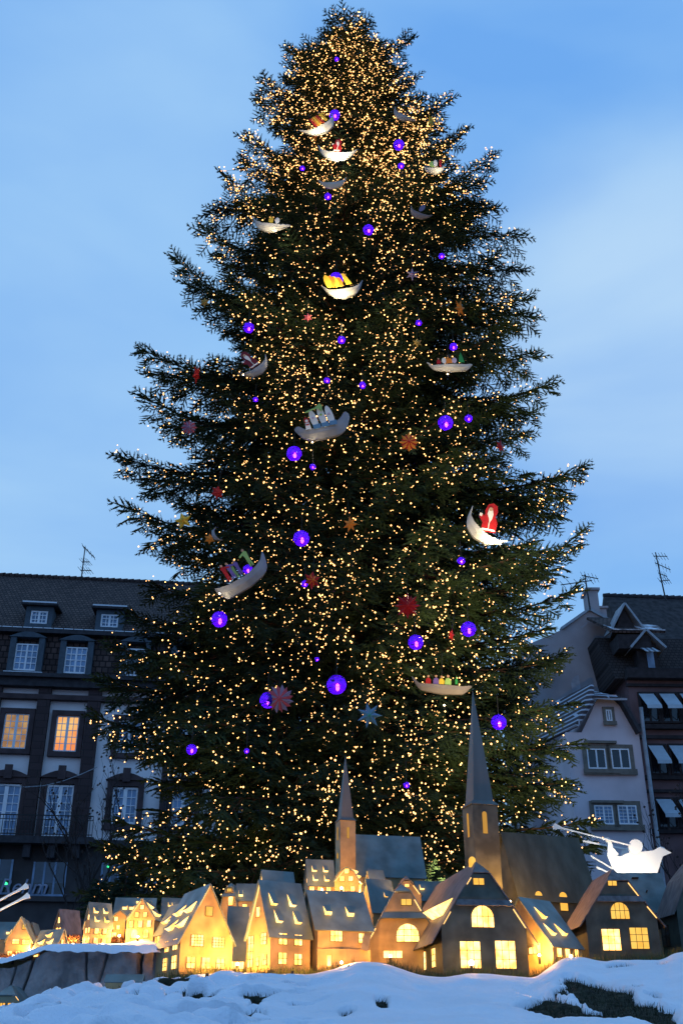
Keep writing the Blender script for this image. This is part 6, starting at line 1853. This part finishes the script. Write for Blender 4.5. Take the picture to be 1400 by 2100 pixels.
star('i', 5, 19, [(P_YEL, 1.0, .3), (P_ORG, .6, 0)], "golden star with orange heart on the left edge", inner=.45)
star('j', 6, 15, [(P_RED, 1.0, 0)], "bright red star on the left side above the golden star", yaw=35, inner=.6)
star('k', 8, 17, [(P_PINK, 1.0, 0), (P_LAV, .9, .4)], "faded pink star at the left edge against the sky", inner=.6)
star('l', 5, 20, [(P_RED, 1.0, 0)], "red star seen edge-on hanging from a left branch", yaw=80, inner=.5, tilt=8)
star('m', 5, 16, [(P_YEL, 1.0, 0)], "yellow star seen edge-on at the upper right", yaw=68, inner=.5)
star('n', 5, 16, [(P_ORG, 1.0, 0)], "orange star seen edge-on left of the topmost lit boat", yaw=70, inner=.5, tilt=-14)
star('o', 6, 11, [(P_GOLD, 1.0, 0)], "small dull gold star in the right centre", inner=.5)
star('p', 6, 11, [(P_PINK, 1.0, 0)], "small brownish pink star under the brightest boat", inner=.45)
star('q', 6, 11, [(P_GOLD, 1.0, 0)], "small amber star near a left branch end", inner=.5)
star('r', 6, 14, [(P_CRIM, 1.0, 0)], "small dark crimson star at the right edge", yaw=40, inner=.55)
star('s', 5, 13, [(P_RED, 1.0, 0)], "small red star left of a twig-covered globe", yaw=55, inner=.5)
star('t', 6, 12, [(P_ORG, 1.0, 0)], "small orange star beside the upright slender hull", inner=.55)

# ------------------------------------------------------------------ glowing angels with long trumpets
M_ANGEL = mat("angel_white_board", (.86, .84, .80), rough=.6, var=.03)
def flat(pts_px, Y, t, m, name, root, org):
    q = [at(x, y, Y) - org for x, y in pts_px]
    # board stands upright: keep depth constant
    return MB().prism(q, (0, t, 0)).build(name, m, root)
def trumpet(mouth, bell, Y, root, org, w=2.8, bw=13):
    (x0, y0), (x1, y1) = mouth, bell
    L = math.hypot(x1-x0, y1-y0); ux, uy = (x1-x0)/L, (y1-y0)/L; nx, ny = -uy, ux
    prof = [(0, w*.7), (.1, w), (.5, w), (.82, w*1.1), (.90, w*1.5), (.96, bw*.72), (1.0, bw)]
    p = [(x0+ux*L*t+nx*h*.5, y0+uy*L*t+ny*h*.5) for t, h in prof] + [(x1+ux*2.5, y1+uy*2.5)] + [(x0+ux*L*t-nx*h*.5, y0+uy*L*t-ny*h*.5) for t, h in reversed(prof)]
    return flat(p, Y, .01, M_ANGEL, 'trumpet', root, org)
Y = 11.1
org = at(1310, 1790, Y)
an = empty("angel_figure", org, "blazing white angel cut-out blowing a long trumpet over the teal roof", "angel figure", "trumpet angels")
body = [(1244,1722),(1248,1735),(1258,1752),(1270,1757),(1290,1748),(1318,1746),(1338,1744),(1352,1737),(1362,1741),(1376,1749),(1358,1756),(1352,1775),(1344,1800),(1290,1805),(1270,1795),(1254,1778),(1245,1756)]
flat(body, Y, .012, M_ANGEL, 'body', an, org)
flat([(1302+15*cos(2*pi*i/20), 1736+15*sin(2*pi*i/20)) for i in range(20)], Y - .02, .012, M_ANGEL, 'head', an, org)
flat([(1354+11*cos(2*pi*i/16), 1747+11*sin(2*pi*i/16)) for i in range(16)], Y + .02, .012, M_ANGEL, 'wing', an, org)
flat([(1244,1756),(1246,1730),(1240,1722),(1234,1722),(1236,1718),(1246,1717),(1252,1722),(1256,1738),(1268,1752)], Y - .02, .012, M_ANGEL, 'arm', an, org)
trumpet((1292,1734), (1135,1694), Y - .035, an, org)
org2 = at(1270, 1790, Y + .25)
a2 = empty("angel_figure", org2, "second white angel cut-out mostly hidden behind the blazing one", "angel figure", "trumpet angels")
flat([(1276,1741),(1286,1738),(1290,1752),(1284,1800),(1268,1800),(1262,1766),(1272,1752)], Y + .25, .012, M_ANGEL, 'body', a2, org2)
trumpet((1282,1741), (1196,1725), Y + .24, a2, org2, 3.4, 4)
trumpet((1256,1782), (1212,1756), Y + .22, a2, org2, 3, 3.4); trumpet((1262,1796), (1224,1779), Y + .21, a2, org2, 3.2, 4.5)
org3 = at(-60, 1890, 9.6)
a3 = empty("angel_figure", org3, "angel with two slanted trumpets reaching in at the left edge", "angel figure", "trumpet angels")
flat([(-130,1900),(-60,1890),(-50,1935),(-70,1980),(-140,1980)], 9.6, .012, M_ANGEL, 'body', a3, org3)
flat([(-70+14*cos(2*pi*i/16), 1885+14*sin(2*pi*i/16)) for i in range(16)], 9.58, .012, M_ANGEL, 'head', a3, org3)
trumpet((-60,1878), (56,1816), 9.57, a3, org3, 3.6, 13); trumpet((-58,1896), (59,1836), 9.56, a3, org3, 3.8, 13)
def spot(px, py, Y, tgt, energy, size, blend, col, label=None, r=.04, name="floodlight"):
    p = at(px, py, Y); ld = bpy.data.lights.new(name + '_beam', 'SPOT'); ld.energy = energy; ld.color = col; ld.spot_size = rad(size); ld.spot_blend = blend; ld.shadow_soft_size = r
    lo = bpy.data.objects.new(name + '_beam', ld); COL.objects.link(lo); lo.location = p
    v = (tgt - p); lo.rotation_euler = v.to_track_quat('-Z', 'Y').to_euler()
    if label:
        r_ = empty(name, p, label, "floodlight", "floodlights behind the model village")
        q = v.normalized(); b = MB(); b.tube([-q * .16, -q * .02], .05, .07, n=12); b.build('housing', M_IRON, r_)
        b = MB(); b.tube([(0, 0, -.45), -q * .10], .012, n=6); b.build('stand', M_IRON, r_)
    return lo
spot(1285, 1822, 10.72, at(1300, 1745, 11.08), 26, 155, .5, (1.0, .90, .72), "small floodlight hidden behind the teal roof aimed at the angels")
spot(-60, 1960, 9.3, at(35, 1840, 9.57), 12, 95, .8, (1.0, .88, .62), "small floodlight at the left edge aimed at the trumpets")
# floodlights that wash the lower tree
WARM = (1.0, .76, .36)
spot(240, 1900, 12.2, Vector((TX - 3.5, 18.5, 7.5)), 800, 85, .8, WARM, "floodlight on the left behind the terrace houses washing the tree", .1)
spot(930, 1880, 12.0, Vector((TX + 2.0, 17.5, 7.0)), 900, 85, .8, WARM, "floodlight behind the two churches washing the tree", .1)
spot(1250, 1880, 12.4, Vector((TX + 4.5, 19.0, 8.5)), 3600, 62, .8, WARM, "floodlight on the right washing the lower right branches", .1)

# ================================================================== young firs standing behind the terrace
def small_fir(px, base_py, top_py, Y, seed, label, snow=True):
    rg = random.Random(seed); z0 = float(py_to_z(base_py, Y)); z1 = float(py_to_z(top_py, Y)); H = z1 - z0
    base = at(px, base_py, Y); root = empty("young_fir", base, label, "tree", "young firs behind the terrace")
    v_, t_, off_ = [], [], 0
    k = 0; z = .05 * H
    while z < H * .97:
        r = .42 * H * (1 - z / H) + .08
        for j in range(5):
            a = rg.random() * 6.28
            tv, tt = TEMPL[rg.randrange(len(TEMPL))]
            d = Vector((cos(a), sin(a), rg.uniform(-.1, .35))).normalized(); b = d.cross(Vector((0, 0, 1))).normalized(); n = b.cross(d)
            q = np.array([0, 0, z])[None] + r * (tv[:, 0:1] * np.array(d)[None] + tv[:, 1:2] * np.array(b)[None] + tv[:, 2:3] * np.array(n)[None])
            v_.append(q); t_.append(tt + off_); off_ += len(tv)
        z += .055 * H
    np_mesh("crown", np.concatenate(v_), np.concatenate(t_), M_FIR, root)
    MB().tube([(0, 0, -.3), (0, 0, H)], .02, .005, n=6).build('trunk', M_BARK, root)
small_fir(196, 1890, 1800, 11.8, 5, "low young fir left of the dormer grid house")
small_fir(252, 1880, 1775, 12.2, 6, "taller young fir behind the wide blue-grey roof")
small_fir(885, 1880, 1760, 12.6, 8, "young fir between the small nave and the big church tower", False)
